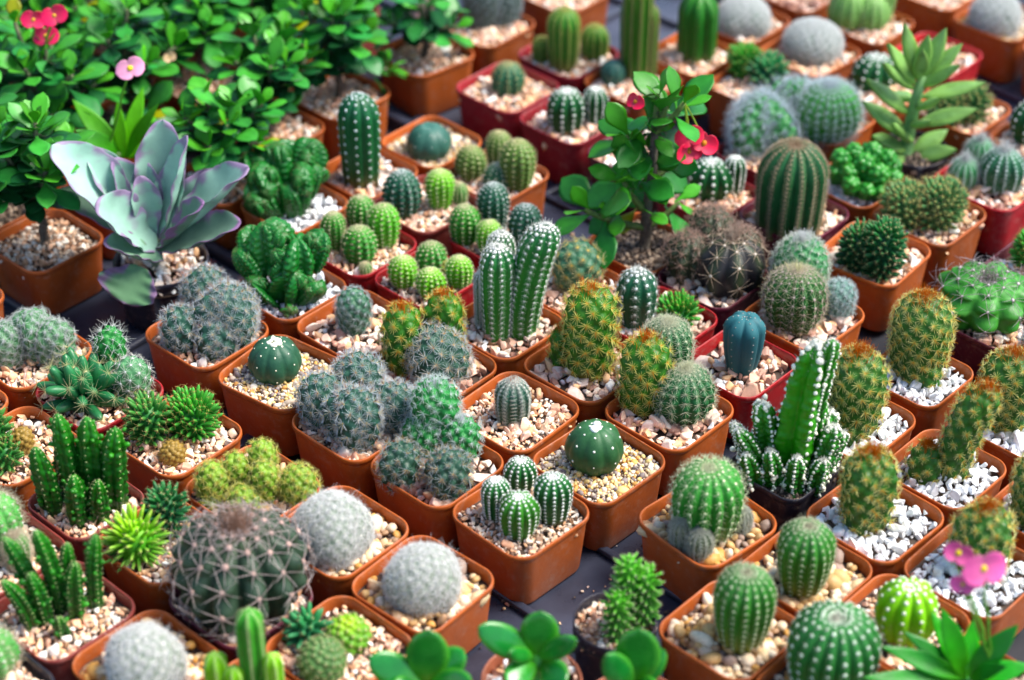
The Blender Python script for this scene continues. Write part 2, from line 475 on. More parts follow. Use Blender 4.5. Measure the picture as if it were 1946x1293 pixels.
def cactus(root, spec, x, y, r, h, lean=0.0, seed=0, z0=None, lean_y=0.0, tilt=None, name='cactus_stem'):
    """one stem: body mesh, with its areoles and spines as children"""
    sp = SPECIES[spec]
    rng = np.random.default_rng(seed)
    r *= mm * sp.get('rs', 1); h *= mm * sp.get('hs', 1); lean *= mm
    h = h + 3 * mm
    B = Body(r, h, sp, rng, (lean, lean_y * mm))
    mode = sp.get('mode', 'rib'); tub = None
    ch = []
    nt = max(64, B.n * 9) if B.n else 84
    T, D, nt, nz = B.grid(nt, 54 if h < 4 * r else 84)
    P = B.pos(T, D)
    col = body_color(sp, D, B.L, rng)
    if mode == 'rib':
        ths, ds = [], []
        for k in range(B.n):
            o = .5 if (k % 2 and sp.get('bump', 0)) else (rng.uniform(-.3, .3) if sp.get('jit', True) else 0)
            ix = np.arange(len(B.ar)) + o
            d = np.interp(ix, np.arange(len(B.ar)), B.ar)
            d = d[(ix >= 0) & (d < B.L * sp.get('reach', .93)) & (d > .02 * B.L)]
            u = B.L - d
            ths.append(B.th0 + B.twist * u / B.L + 2 * np.pi * k / B.n); ds.append(d)
        th, d = np.concatenate(ths), np.concatenate(ds)
        if sp.get('crestcol') is not None:
            m = np.abs(np.cos(B.n * (T - B.th0 - B.twist * (B.L - D) / B.L) / 2))
            col = col * (1 - (m ** 6)[:, None] * .6) + np.array(sp['crestcol']) * (m ** 6)[:, None] * .6
        if sp.get('bandcol') is not None:
            ix = np.interp(D, B.ar, np.arange(len(B.ar)))
            w = (np.cos(2 * np.pi * ix) < -.75).astype(float)[:, None] * .5
            col = col * (1 - w) + np.array(sp['bandcol']) * w
        A = B.pos(th, d); N = B.normal(th, d)
    else:
        N0 = sp.get('count', 120)
        if 'tsp' in sp:
            area = B.area
            N0 = int(area / (sp['tsp'] * mm) ** 2)
        N0 = max(12, N0)
        ca = np.r_[0, np.cumsum((B.rr[1:] + B.rr[:-1]) / 2 * np.diff(B.ss))]     # area from the foot
        areatip = (ca[-1] - ca)[::-1]                                           # area from the tip
        dtip = (B.L - B.ss)[::-1]
        i = (np.arange(N0) + .5) / N0
        i = i ** 1.12
        d = np.interp(i * areatip[-1], areatip, dtip)
        th = (np.arange(N0) * 2.399963 + rng.uniform(0, 6)) + rng.normal(0, .03, N0)
        keep = d < B.L * .95
        th, d = th[keep], d[keep]
        A = B.pos(th, d); N = B.normal(th, d)
        spc = math.sqrt(B.area / N0)
        if mode == 'tub':
            Nb = B.normal(T, D)
            dist = np.empty(len(P))
            for s0 in range(0, len(P), 2000):
                q = np.linalg.norm(P[s0:s0 + 2000, None] - A[None], axis=2)
                dist[s0:s0 + 2000] = q.min(1)
            x_ = np.clip(dist / (spc * .62), 0, 1)
            hgt = sp.get('th', .45) * spc
            P = P + Nb * ((1 - x_ ** 1.5) * hgt)[:, None]
            A = A + N * hgt * .95
            tc = sp.get('tubcol')
            if tc is not None:
                w = ((1 - x_) ** .8)[:, None]; col = col * (1 - w) + np.array(tc) * w
        elif mode == 'finger':
            fl = sp.get('fl', 4.5) * mm * (r / (14 * mm)) ** .4; fr = sp.get('fr', 1.5) * mm * (r / (14 * mm)) ** .4
            P = P * 1.0
            P[:, :2] -= 0
            Nb = B.normal(T, D); P = P - Nb * fl * .7
            A0 = A - N * fl * 1.05
            up = np.array([0, 0, 1.0])
            dirn = norm(N + up * sp.get('fup', .35) + rng.normal(0, .10, N.shape))
            a, b = frames(dirn, rng)
            lens = fl * rng.uniform(.85, 1.25, len(A)) * np.clip(.45 + d / (.35 * B.L), .45, 1)
            prof = [(.85, 0), (1.0, .35), (.95, .65), (.7, .88), (.35, .99), (.02, 1.02)]
            k = 8; rows = []
            for pr, pt_ in prof:
                for s_ in range(k):
                    t_ = 2 * math.pi * s_ / k
                    rows.append(A0 + dirn * (lens * 1.9 * pt_)[:, None] + (a * math.cos(t_) + b * math.sin(t_)) * fr * pr)
            V = np.stack(rows, 1)
            F0 = grid_faces(k, len(prof)); nv = k * len(prof)
            F = (np.arange(len(A))[:, None, None] * nv + F0[None]).reshape(-1, 4)
            u = 1 - d / B.L
            cb = mixc(sp['col'], sp.get('top', sp['col']), np.clip((u - .4) / .6, 0, 1)) * rng.uniform(.85, 1.15, (len(A), 1))
            tipc = np.array(sp.get('tip', sp.get('top', sp['col'])))
            w = np.repeat(np.array([p_[1] for p_ in prof]), k)[None, :, None] ** 2 * .6
            Cf = cb[:, None, :] * (1 - w) + tipc * w
            tub = (V.reshape(-1, 3), F, Cf.reshape(-1, 3))
            A = A0 + dirn * (lens * 1.9)[:, None]; N = dirn
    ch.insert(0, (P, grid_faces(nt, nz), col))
    par = root
    o = build(name, ch, M[sp.get('mat', 'skin')], root, True)
    o.location = (x * mm, y * mm, (RIM - .0075) if z0 is None else z0)
    if tilt is not None:
        o.rotation_euler = Vector(tilt).normalized().to_track_quat('Z', 'Y').to_euler()
    if tub: build('tubercles', [tub], M[sp.get('mat', 'skin')], o)['kind'] = 'stuff'
    # areole wool
    w = sp.get('wool')
    scale = r / (14 * mm)
    near_tip = np.clip(1 - d / (.35 * B.L), 0, 1)
    if w:
        size, wc = w[:2]
        fl_ = w[2] if len(w) > 2 else .6
        g = sp.get('woolgrow', 0)
        build('areoles', [blobs(A, N, size * mm * scale ** .35 * (1 + g * near_tip), wc, rng, fl_, ICO1 if size > .9 else ICO0)], M['wool'], o)
    ch = []
    for grp in sp.get('sp_groups', []):
        n, ln, el, wd, c0, c1 = grp[:6]
        kw = grp[6] if len(grp) > 6 else {}
        kw = dict(kw)
        sub = kw.pop('only', None)
        Ai, Ni, nt_ = A, N, near_tip
        if sub == 'top': k_ = d < .3 * B.L; Ai, Ni, nt_ = A[k_], N[k_], near_tip[k_]
        sz = ln * mm * scale ** .3 * (1 - .25 * nt_)
        ch.append(spines(Ai, Ni, n, sz, el, wd * mm, c0, c1, rng, **kw))
    cr = sp.get('crown')
    if cr:
        n, ln, c0, c1 = cr
        tt = rng.uniform(0, 2 * np.pi, n); dd_ = np.abs(rng.normal(0, .09, n)) * B.L + .01 * B.L
        Pc = B.pos(tt, dd_); Nc = norm(B.normal(tt, dd_) + np.array([0, 0, .9]))
        ch.append(spines(Pc, Nc, 1, ln * mm * scale ** .3, 80, .13 * mm, c0, c1, rng, jit=.5))
    ch = [c for c in ch if c]
    if ch: build('spines', ch, M['spine'], o)
    return o

WH = (.80, .80, .76); CR = (.72, .66, .46); BLW = (.62, .68, .72)
DG, DG2 = (.018, .085, .028), (.03, .15, .045)
SPECIES = {
 # white dotted hedgehog balls
 'dots': dict(rs=0.95, n=12, depth=.20, q=.7, col=(.018, .095, .025), top=(.03, .16, .035), dome=1.05, b=.72, sp=0.27, wool=(.85, WH), sp_groups=[(7, 1.7, 25, .11, WH, WH)], dimple=.15),
 'dotslime': dict(rs=0.95, n=12, depth=.20, q=.7, col=(.035, .15, .022), top=(.06, .24, .03), dome=1.05, b=.7, sp=0.26, wool=(.8, WH), sp_groups=[(7, 1.7, 25, .11, WH, WH)], dimple=.15),
 'dots2': dict(n=10, depth=.22, q=.8, col=(.012, .075, .022), top=(.02, .11, .035), dome=1.05, b=.75, sp=.34, wool=(.95, WH), sp_groups=[(6, 1.5, 25, .1, WH, WH)], crown=(50, 1.6, WH, WH), dimple=.12),
 'coldot': dict(rs=0.96, n=11, depth=.15, q=.8, col=(.028, .165, .028), top=(.012, .085, .032), dome=1.25, b=.78, sp=0.36, wool=(.72, WH), woolgrow=.9, low=(.05, .17, .03), sp_groups=[(9, 2.9, 24, .13, (.85, .85, .80), WH)], crown=(130, 3.2, WH, WH), reach=.97),
 'coldot2': dict(n=10, depth=.14, q=.8, col=(.012, .085, .028), top=(.012, .085, .035), dome=1.2, b=.85, sp=0.46, wool=(.9, (.7, .76, .74)), low=(.18, .12, .05), sp_groups=[(6, 1.5, 25, .1, WH, WH)], reach=.97),
 'coldot3': dict(n=9, depth=.12, q=.9, col=(.012, .07, .032), top=(.012, .075, .04), dome=1.3, b=.6, sp=0.5, wool=(.95, (.75, .78, .78)), low=(.03, .14, .03), sp_groups=[(10, 3.6, 20, .13, (.75, .78, .72), WH)], crown=(60, 3, WH, WH)),
 # peanut cacti
 'peanutg': dict(rs=0.95, n=13, depth=0.075, q=1, bump=0.085, col=(.035, .17, .025), top=(.07, .26, .035), dome=1.2, b=.62, sp=0.36, wool=(.6, CR), sp_groups=[(9, 2.0, 20, .08, (.72, .66, .45), CR)]),
 'peanutd': dict(rs=0.95, n=13, depth=0.075, q=1, bump=0.085, col=(.012, .06, .032), top=(.02, .10, .055), dome=1.35, b=.6, sp=0.36, wool=(.6, (.7, .72, .68)), low=(.08, .15, .04), sp_groups=[(8, 1.8, 20, .08, BLW, WH)]),
 'peanutl': dict(rs=0.95, n=12, depth=0.075, q=1, bump=0.085, col=(.075, .28, .03), top=(.13, .36, .05), dome=1.2, b=.6, sp=0.36, wool=(.6, CR), sp_groups=[(9, 2.0, 20, .08, CR, CR)]),
 'lime': dict(rs=0.95, n=14, depth=0.075, q=1, bump=0.085, col=(.10, .31, .02), top=(.22, .50, .025), dome=1.1, b=.6, sp=0.36, wool=(.6, (.78, .76, .45)), low=(.10, .14, .05), sp_groups=[(9, 1.9, 18, .08, (.75, .76, .5), (.8, .8, .6))]),
 'olive': dict(rs=0.95, n=13, depth=0.075, q=1, bump=0.085, col=(.085, .15, .035), top=(.13, .22, .05), dome=1.2, b=.65, sp=0.36, wool=(.6, (.72, .68, .42)), low=(.15, .11, .05), sp_groups=[(9, 2.0, 20, .09, (.6, .5, .25), CR)]),
 'olived': dict(rs=0.95, n=13, depth=0.075, q=1, bump=0.085, col=(.03, .11, .05), top=(.05, .16, .07), dome=1.2, b=.65, sp=0.36, wool=(.6, (.75, .75, .6)), sp_groups=[(9, 1.8, 20, .09, CR, WH)]),
 'minispine': dict(n=11, depth=.14, q=1, bump=.05, col=(.025, .10, .05), top=(.05, .16, .08), dome=1.1, b=.75, sp=.36, wool=(.55, (.65, .55, .25)), sp_groups=[(8, 2.4, 20, .1, (.6, .5, .2), CR)]),
 # mammillarias
 'gold': dict(rs=0.84, mode='tub', tsp=7.6, th=0.27, col=(.020, .085, .014), top=(.05, .16, .012), tubcol=(.035, .14, .014), dome=1.15, b=0.95, wob=.04, low=(.20, .10, .02), wool=(.55, (.75, .62, .25)),
     sp_groups=[(15, 5.2, 27, .17, (.84, .74, .20), (.90, .86, .42)), (2, 4.4, 65, .17, (.75, .30, .03), (.6, .16, .02))], crown=(260, 5.2, (.75, .25, .02), (.62, .14, .015))),
 'gold2': dict(rs=0.89, mode='tub', tsp=6.9, th=0.27, col=(.022, .08, .014), top=(.05, .12, .018), tubcol=(.035, .13, .02), dome=1.2, b=0.82, wob=.035, low=(.15, .14, .05), wool=(.5, (.80, .70, .35)),
     sp_groups=[(15, 4.6, 27, .16, (.84, .76, .24), (.90, .88, .50)), (2, 4.0, 65, .16, (.74, .36, .05), (.60, .22, .03))], crown=(460, 5.4, (.74, .26, .03), (.56, .15, .02))),
 'greyhair': dict(rs=0.88, mode='tub', tsp=6.1, th=0.34, col=(.02, .06, .04), top=(.035, .09, .055), tubcol=(.03, .09, .06), dome=1.1, b=.72, wob=.05, wool=(.6, (.80, .60, .22)),
     sp_groups=[(15, 5.2, 26, .14, (.60, .66, .70), (.78, .82, .86), dict(jit=.2)), (6, 4.4, 48, .10, (.48, .53, .56), (.56, .62, .65), dict(jit=.5)), (6, 3.4, 42, .16, (.84, .70, .36), (.80, .66, .42)), (4, 6.0, 75, .10, (.30, .08, .06), (.24, .07, .06), dict(only='top'))]),
 'greyhair2': dict(rs=0.88, mode='tub', tsp=6.7, th=0.34, col=(.02, .055, .035), top=(.03, .08, .045), tubcol=(.03, .09, .055), dome=1.0, b=.72, wob=.05, wool=(.65, (.75, .45, .14)),
     sp_groups=[(15, 5.6, 26, .14, (.60, .65, .66), (.78, .82, .84), dict(jit=.2)), (4, 4.4, 48, .08, (.55, .58, .60), (.62, .66, .7), dict(jit=.5)), (7, 4.0, 40, .16, (.78, .60, .30), (.72, .58, .40)), (3, 6.0, 75, .11, (.32, .10, .07), (.26, .08, .06), dict(only='top'))]),
 'greymini': dict(rs=0.9, mode='tub', tsp=5.0, th=.35, col=(.03, .09, .05), top=(.05, .15, .06), tubcol=(.04, .12, .07), dome=1.2, b=.8, wool=(.4, (.6, .6, .45)), sp_groups=[(18, 4.4, 22, .095, (.55, .62, .62), (.66, .72, .72), dict(jit=.3))]),
 'greymini2': dict(mode='tub', tsp=5.4, th=.35, col=(.03, .06, .045), dome=1.2, b=.8, wool=(.4, (.5, .5, .45)), sp_groups=[(18, 5.0, 24, .11, (.40, .46, .48), (.5, .56, .58), dict(jit=.3))]),
 'greyyellow': dict(rs=0.88, mode='tub', tsp=5.8, th=.38, col=(.018, .05, .03), tubcol=(.03, .08, .05), dome=1.05, b=.75, wob=.05, wool=(.45, (.7, .52, .2)),
     sp_groups=[(15, 4.8, 28, .13, (.45, .5, .5), (.6, .65, .66), dict(jit=.35)), (6, 3.8, 50, .12, (.72, .58, .26), (.66, .50, .22)), (2, 5.5, 70, .10, (.30, .12, .08), (.28, .10, .08))]),
 'greenhair': dict(rs=0.9, mode='tub', tsp=5.2, th=.55, col=(.02, .13, .035), top=(.04, .24, .06), tubcol=(.035, .20, .05), dome=1.1, b=.75, wob=.05, wool=(.4, WH),
     sp_groups=[(13, 4.2, 30, .13, (.66, .74, .70), (.8, .84, .82), dict(jit=.35))], crown=(260, 4.5, (.75, .78, .80), (.85, .85, .88))),
 'greenhair2': dict(rs=0.9, mode='tub', tsp=5.2, th=.4, col=(.035, .17, .06), top=(.04, .19, .06), tubcol=(.04, .18, .06), dome=1.2, b=.85, wool=(.4, WH), sp_groups=[(14, 4.4, 30, .13, (.66, .72, .60), (.8, .82, .76), dict(jit=.35))], crown=(420, 5.5, (.75, .78, .76), (.85, .85, .85))),
 'whitehair': dict(rs=0.9, mode='tub', tsp=4.6, th=.3, col=(.10, .20, .16), dome=1.0, b=.8, sp_groups=[(26, 4.6, 22, .10, (.60, .70, .70), (.74, .80, .80), dict(jit=.3)), (8, 4.6, 45, .09, (.62, .72, .72), (.74, .8, .8))]),
 'snow': dict(mode='tub', tsp=5.0, th=.24, col=(.10, .16, .09), tubcol=(.50, .54, .46), dome=1.05, b=.82, rs=.94, wob=.03, wool=(.7, (.80, .79, .62), .4),
     sp_groups=[(34, 3.9, 13, .15, (.86, .86, .83), (.90, .90, .88), dict(jit=.28)), (4, 3.8, 60, .09, (.82, .83, .82), (.90, .90, .90), dict(jit=.9)), (14, 2.7, 34, .13, (.86, .86, .84), (.90, .90, .88), dict(jit=.5))]),
 'snow2': dict(mode='tub', tsp=5.0, th=.24, col=(.12, .18, .13), tubcol=(.48, .52, .48), dome=1.0, b=.85, rs=.95, wob=.03, sp_groups=[(34, 3.9, 13, .15, (.80, .82, .80), (.86, .87, .86), dict(jit=.28)), (14, 2.7, 34, .13, (.82, .83, .82), (.87, .88, .87), dict(jit=.5))]),
 'fluffy': dict(rs=0.9, mode='tub', tsp=5.0, th=.30, col=(.05, .15, .06), tubcol=(.10, .24, .10), dome=1.0, b=.85, wob=.08, sp_groups=[(20, 5.0, 24, .13, (.66, .70, .66), (.78, .80, .78), dict(jit=.45, curve=.45)), (12, 6.5, 45, .11, (.70, .73, .70), (.82, .83, .82), dict(jit=.6, curve=.6))]),
 'woolly': dict(rs=0.92, mode='tub', tsp=6.0, th=.40, col=(.03, .15, .04), tubcol=(.05, .24, .06), dome=1.0, b=.8, wob=0.1, sp_groups=[(18, 5.6, 32, .16, (.55, .64, .68), (.70, .76, .80), dict(jit=.4)), (10, 6.0, 50, .14, (.60, .68, .72), (.72, .78, .82), dict(jit=.5))]),
 'woollyg': dict(wob=0.06, rs=0.95, n=20, depth=.10, q=.8, col=(.035, .20, .03), top=(.06, .32, .05), dome=1.1, b=.7, sp=0.24, wool=(.5, (.72, .78, .80)), sp_groups=[(12, 4.6, 40, .15, (.62, .72, .76), (.76, .82, .84), dict(jit=.4)), (4, 4.5, 60, .13, (.62, .72, .76), (.76, .82, .84), dict(jit=.5))]),
 'yellow': dict(rs=0.84, mode='tub', tsp=4.8, th=.35, col=(.11, .20, .03), top=(.22, .34, .05), tubcol=(.18, .30, .05), dome=1.3, b=.65, wool=(.4, (.75, .70, .25)), sp_groups=[(18, 5.2, 32, .15, (.74, .72, .22), (.84, .82, .42), dict(jit=.4, curve=.25)), (5, 4.0, 55, .11, (.66, .60, .12), (.74, .70, .25))]),
 'yelstar': dict(rs=0.9, mode='tub', tsp=7.5, th=0.3, col=(.04, .11, .06), top=(.06, .16, .09), tubcol=(.07, .17, .10), dome=1.05, b=.8, wool=(.6, (.75, .55, .15)), sp_groups=[(16, 5.6, 24, .14, (.76, .60, .22), (.72, .70, .48), dict(jit=.3))]),
 # star cacti
 'star': dict(n=8, depth=0.15, q=0.42, col=(.026, .082, .046), top=(.032, .095, .055), dome=1.02, b=.66, sp=0.62, low=(.05, .09, .03), wool=(.62, (.82, .79, .62), .5), sp_groups=[], dimple=.10, lowh=.06, starcap=True, wob=.01, jit=False),
 'starb': dict(n=8, depth=0.14, q=0.42, col=(.025, .080, .030), top=(.045, .13, .055), dome=1.02, b=.60, sp=0.8, low=(.05, .08, .02), wool=(.7, (.82, .80, .72), .5), sp_groups=[], dimple=.08, lowh=.12, starcap=True, wob=.01, jit=False),
 'starblue': dict(n=8, depth=.09, q=.6, col=(.035, .10, .075), top=(.06, .15, .12), dome=1.0, b=.75, sp=.9, wool=(.35, (.6, .6, .55)), sp_groups=[], dimple=.08, lowh=.1, wob=.01),
 # round and spiny
 'pect': dict(rs=0.95, n=12, depth=.10, q=.9, bump=.04, col=(.018, .075, .045), top=(.025, .10, .065), dome=1.15, b=.82, sp=.26, low=(.10, .13, .05), lowh=.3, wool=(.42, (.6, .6, .5)), sp_groups=[(16, 3.2, 14, .12, (.70, .72, .66), (.78, .78, .72), dict(curve=.25, jit=.15))], crown=(60, 2.5, (.5, .2, .12), (.6, .35, .25))),
 'spiny': dict(rs=0.92, n=15, depth=.14, q=.8, bump=.04, col=(.018, .095, .030), top=(.025, .13, .045), dome=1.05, b=.72, sp=.30, wool=(.5, (.66, .66, .50)), sp_groups=[(11, 4.2, 22, .12, (.66, .68, .52), (.78, .78, .64)), (1, 4.2, 60, .10, (.70, .66, .5), (.72, .66, .5))], crown=(110, 4, (.7, .7, .5), (.78, .78, .6))),
 'spinyb': dict(rs=0.92, n=17, depth=.13, q=.8, bump=.03, col=(.018, .085, .018), top=(.035, .14, .03), dome=1.05, b=.7, sp=0.3, wool=(.55, (.62, .50, .50)), sp_groups=[(9, 4.8, 20, .125, (.66, .50, .50), (.76, .74, .52)), (1, 5.0, 75, .09, (.66, .62, .4), (.76, .74, .5))], crown=(80, 4, (.66, .66, .4), (.78, .78, .5))),
 'spinylight': dict(n=13, depth=.15, q=.8, bump=.04, col=(.08, .30, .07), top=(.12, .40, .10), dome=1.1, b=.65, sp=.30, low=(.22, .17, .08), lowh=.35, wool=(.6, WH), sp_groups=[(9, 5.5, 22, .1, (.74, .62, .48), (.80, .74, .6)), (2, 6, 60, .1, (.74, .64, .5), (.8, .74, .6))]),
 'barrel': dict(n=15, depth=.18, q=.75, col=(.040, .21, .035), top=(.06, .26, .05), dome=1.0, b=.68, sp=0.28, low=(.28, .26, .18), lowh=.3, wool=(.7, (.72, .76, .52)), sp_groups=[(9, 4.2, 34, .11, (.66, .70, .5), (.78, .80, .62))], crown=(160, 3, (.70, .74, .5), (.78, .80, .6)), dimple=.1),
 'barrel2': dict(n=16, depth=.15, q=.8, col=(.035, .16, .022), top=(.05, .17, .045), dome=1.1, b=.62, sp=0.26, low=(.24, .20, .05), lowh=.4, wool=(.55, (.66, .70, .52)), sp_groups=[(8, 2.2, 25, .095, (.60, .62, .42), (.72, .72, .56))], crown=(170, 2.8, (.62, .56, .42), (.70, .68, .55)), dimple=.12),
 'barrel3': dict(n=18, depth=.15, q=.8, col=(.028, .14, .03), top=(.04, .17, .05), dome=.95, b=.7, sp=0.25, wool=(.8, (.66, .72, .60)), sp_groups=[(7, 2.0, 25, .1, (.66, .72, .56), (.74, .76, .66))], crown=(150, 3, (.66, .60, .54), (.70, .68, .6)), dimple=.2),
 'hairoff': dict(n=11, depth=.12, q=.9, bump=.04, col=(.05, .10, .04), dome=1.2, b=.7, sp=.28, wool=(.7, (.72, .74, .70)), sp_groups=[(18, 3.6, 34, .11, (.50, .52, .44), (.66, .67, .60), dict(jit=.3))]),
 'limebig': dict(n=10, depth=.24, q=.75, col=(.20, .48, .02), top=(.24, .54, .02), dome=1.1, b=.55, sp=.36, low=(.36, .42, .04), lowh=.35, wool=(.95, (.84, .86, .70)), sp_groups=[(6, 1.8, 25, .1, WH, WH)], dimple=.2),
 'tan': dict(n=14, depth=.20, q=.8, col=(.018, .090, .030), top=(.02, .10, .035), dome=1.1, b=.92, sp=0.14, wool=(.5, (.50, .40, .28)), sp_groups=[(9, 3.0, 25, .13, (.50, .38, .26), (.62, .52, .40)), (2, 2.4, 65, .1, (.5, .38, .26), (.62, .52, .40))], crown=(220, 3.2, (.40, .26, .16), (.55, .42, .30)), reach=.99, dimple=.12, twist=.12),
 'frost': dict(n=13, depth=.15, q=.75, col=(.022, .10, .045), top=(.05, .18, .09), dome=1.0, b=.75, sp=.2, wool=(.75, (.70, .76, .74)), sp_groups=[(6, 3.2, 35, .085, (.62, .68, .68), (.7, .76, .76), dict(jit=.5))], crown=(200, 6, (.70, .70, .68), (.8, .8, .8))),
 'frostg': dict(n=12, depth=.13, q=.8, col=(.035, .18, .06), top=(.08, .28, .11), dome=1.1, b=.75, sp=.22, wool=(.6, (.70, .76, .74)), sp_groups=[(8, 4.0, 38, .085, (.60, .68, .66), (.72, .78, .76), dict(jit=.5))], crown=(160, 6, (.70, .72, .7), (.8, .8, .8))),
 # gymnocalyciums
 'gymnobig': dict(n=12, depth=0.36, q=0.5, bump=0.05, col=(.026, .048, .028), top=(.05, .06, .03), bandcol=(.045, .075, .045), dome=.92, b=.72, sp=0.42, low=(.10, .06, .06), wool=(1.2, (.42, .29, .25)), jit=False, dimple=.12, rs=.90, sp_groups=[(7, 11.5, 24, .36, (.46, .36, .34), (.62, .57, .54), dict(curve=.22, segs=3, jit=.22))], crown=(320, 9, (.26, .13, .08), (.48, .32, .25))),
 'gymnodark': dict(rs=0.94, n=8, depth=0.28, q=0.4, bump=0.025, col=(.024, .022, .024), top=(.03, .035, .02), crestcol=(.045, .07, .028), dome=.85, b=.75, sp=0.8, wool=(.8, (.66, .60, .52)), jit=False, dimple=.12, low=(.03, .02, .03), sp_groups=[(8, 9.5, 24, .22, (.60, .46, .34), (.70, .58, .48), dict(curve=.18, segs=3, jit=.2)), ], crown=(90, 11, (.40, .30, .24), (.60, .50, .42))),
 'brownoff': dict(n=9, depth=.2, q=.8, bump=.06, col=(.035, .045, .025), top=(.05, .06, .03), dome=1.0, b=.7, sp=0.6, wool=(.7, (.55, .42, .34)), sp_groups=[(9, 8.0, 34, .20, (.40, .26, .20), (.58, .44, .38), dict(curve=.3, segs=3, jit=.3)), (3, 8, 62, .18, (.38, .25, .2), (.56, .44, .38), dict(curve=.2))]),
 'gymnogreen': dict(n=9, depth=.26, q=.5, bump=.075, col=(.040, .18, .028), top=(.06, .24, .04), bandcol=(.10, .32, .07), dome=.85, b=.72, sp=.46, wool=(.85, (.50, .44, .44)), jit=False, dimple=.2, low=(.12, .10, .05), sp_groups=[(7, 10, 28, .24, (.34, .27, .29), (.58, .52, .54), dict(curve=.28, segs=3, jit=.25))], crown=(100, 8.5, (.20, .15, .14), (.50, .44, .44))),
 'blue': dict(n=6, depth=0.3, q=0.42, col=(.024, .095, .115), top=(.028, .12, .13), dome=.75, b=.62, sp=.42, wool=(.5, (.42, .40, .38)), sp_groups=[(3, 1.2, 40, .1, (.12, .08, .08), (.2, .15, .14))], mat='powder', low=(.05, .15, .15), lowh=.2, dimple=0.18, wob=.01, crestcol=(.035, .13, .14)),
 # tubercled fingers
 'finger': dict(mode='finger', tsp=5.0, fl=4.2, fr=1.5, col=(.025, .13, .03), top=(.04, .20, .04), tip=(.12, .25, .06), dome=1.0, b=.8, wool=(.32, (.6, .45, .2)), sp_groups=[(5, 3.0, 25, .085, (.55, .42, .16), (.7, .58, .3))]),
 'fingergreen': dict(mode='finger', tsp=4.6, fl=4.6, fr=1.4, fup=.5, col=(.03, .17, .03), top=(.06, .32, .04), tip=(.10, .34, .06), dome=1.0, b=.8, wool=(.3, (.55, .4, .15)), sp_groups=[(5, 2.6, 25, .085, (.5, .34, .12), (.6, .45, .2))]),
 'fingerdark': dict(mode='finger', tsp=4.8, fl=4.4, fr=1.45, fup=.4, col=(.012, .065, .028), top=(.03, .15, .035), tip=(.03, .14, .04), dome=1.2, b=.8, wool=(.35, (.6, .5, .28)), sp_groups=[(5, 2.2, 25, .085, (.55, .46, .24), (.66, .58, .36))]),
 'fingeryel': dict(mode='finger', tsp=4.6, fl=4.4, fr=1.45, fup=.5, col=(.05, .15, .05), top=(.08, .22, .07), tip=(.13, .26, .10), dome=.9, b=.85, wool=(.35, (.72, .55, .2)), sp_groups=[(8, 3.4, 25, .085, (.66, .52, .2), (.72, .64, .38))]),
 'fingerlime': dict(mode='finger', tsp=5.2, fl=4.8, fr=1.15, fup=.3, col=(.07, .26, .03), top=(.32, .62, .04), tip=(.46, .62, .16), dome=1.0, b=.7, wool=(.3, (.6, .5, .25)), sp_groups=[(4, 2.0, 30, .085, (.7, .66, .3), (.75, .7, .4))]),
 'fingerblue': dict(mode='finger', tsp=5.6, fl=5.0, fr=1.9, fup=.3, col=(.02, .11, .05), top=(.05, .26, .08), tip=(.06, .24, .09), dome=1.0, b=.8, wool=(.35, (.7, .6, .3)), sp_groups=[(5, 2.0, 25, .085, (.6, .5, .25), (.7, .6, .4))]),
 'fingerlong': dict(mode='finger', tsp=10.5, fl=8.5, fr=3.4, fup=.35, col=(.025, .14, .05), top=(.03, .18, .06), tip=(.05, .20, .08), dome=.55, b=.9, rs=.86, mat='waxy', wool=(.5, (.78, .72, .45)), sp_groups=[(12, 7.0, 24, .11, (.72, .66, .34), (.74, .70, .5))]),
 'limesmall': dict(mode='tub', tsp=4.2, th=.5, col=(.12, .28, .04), top=(.34, .50, .05), dome=1.0, b=.8, wool=(.5, (.75, .75, .4)), sp_groups=[(9, 2.6, 25, .085, (.7, .66, .3), (.75, .7, .4))]),
 'dull': dict(mode='tub', tsp=4.0, th=.4, col=(.06, .13, .04), tubcol=(.09, .17, .05), dome=1.0, b=.8, wool=(.45, (.6, .58, .35)), sp_groups=[(9, 2.4, 22, .08, (.5, .48, .26), (.6, .58, .36))]),
 'dry': dict(mode='tub', tsp=3.2, th=.4, col=(.22, .14, .04), tubcol=(.30, .20, .06), dome=1.0, b=.85, sp_groups=[(8, 2.2, 25, .085, (.50, .34, .10), (.6, .44, .16))]),
 'dry2': dict(mode='tub', tsp=3.0, th=.4, col=(.20, .22, .05), tubcol=(.28, .30, .08), dome=1.1, b=.85, sp_groups=[(8, 1.6, 25, .08, (.6, .56, .3), (.66, .6, .36))]),
 'opuntia': dict(mode='tub', tsp=5.0, th=.35, col=(.02, .13, .03), top=(.04, .22, .05), tubcol=(.03, .17, .04), dome=1.3, b=.65, wob=.04, wool=(.5, (.66, .70, .60)), sp_groups=[(6, 3.4, 35, .12, (.75, .78, .72), WH), (4, 9, 45, .13, (.80, .82, .80), WH, dict(only='top'))]),
 'whitestar': dict(mode='tub', tsp=6.0, th=.25, col=(.07, .18, .08), top=(.10, .26, .12), dome=1.15, b=.75, wool=(.75, (.84, .82, .84)), sp_groups=[(10, 5.2, 22, .14, (.80, .78, .76), (.82, .78, .72))]),
 # columns
 'castle': dict(taper=0.25, knob=0.05, n=5, depth=0.36, q=0.65, bump=0.03, col=(.012, .085, .012), top=(.03, .19, .018), dome=2.4, b=0.8, sp=0.62, low=(.05, .10, .03), wool=(.5, (.62, .72, .34)), sp_groups=[(4, 1.4, 40, .08, (.6, .62, .35), (.7, .7, .45))], wob=.05, mat='waxy'),
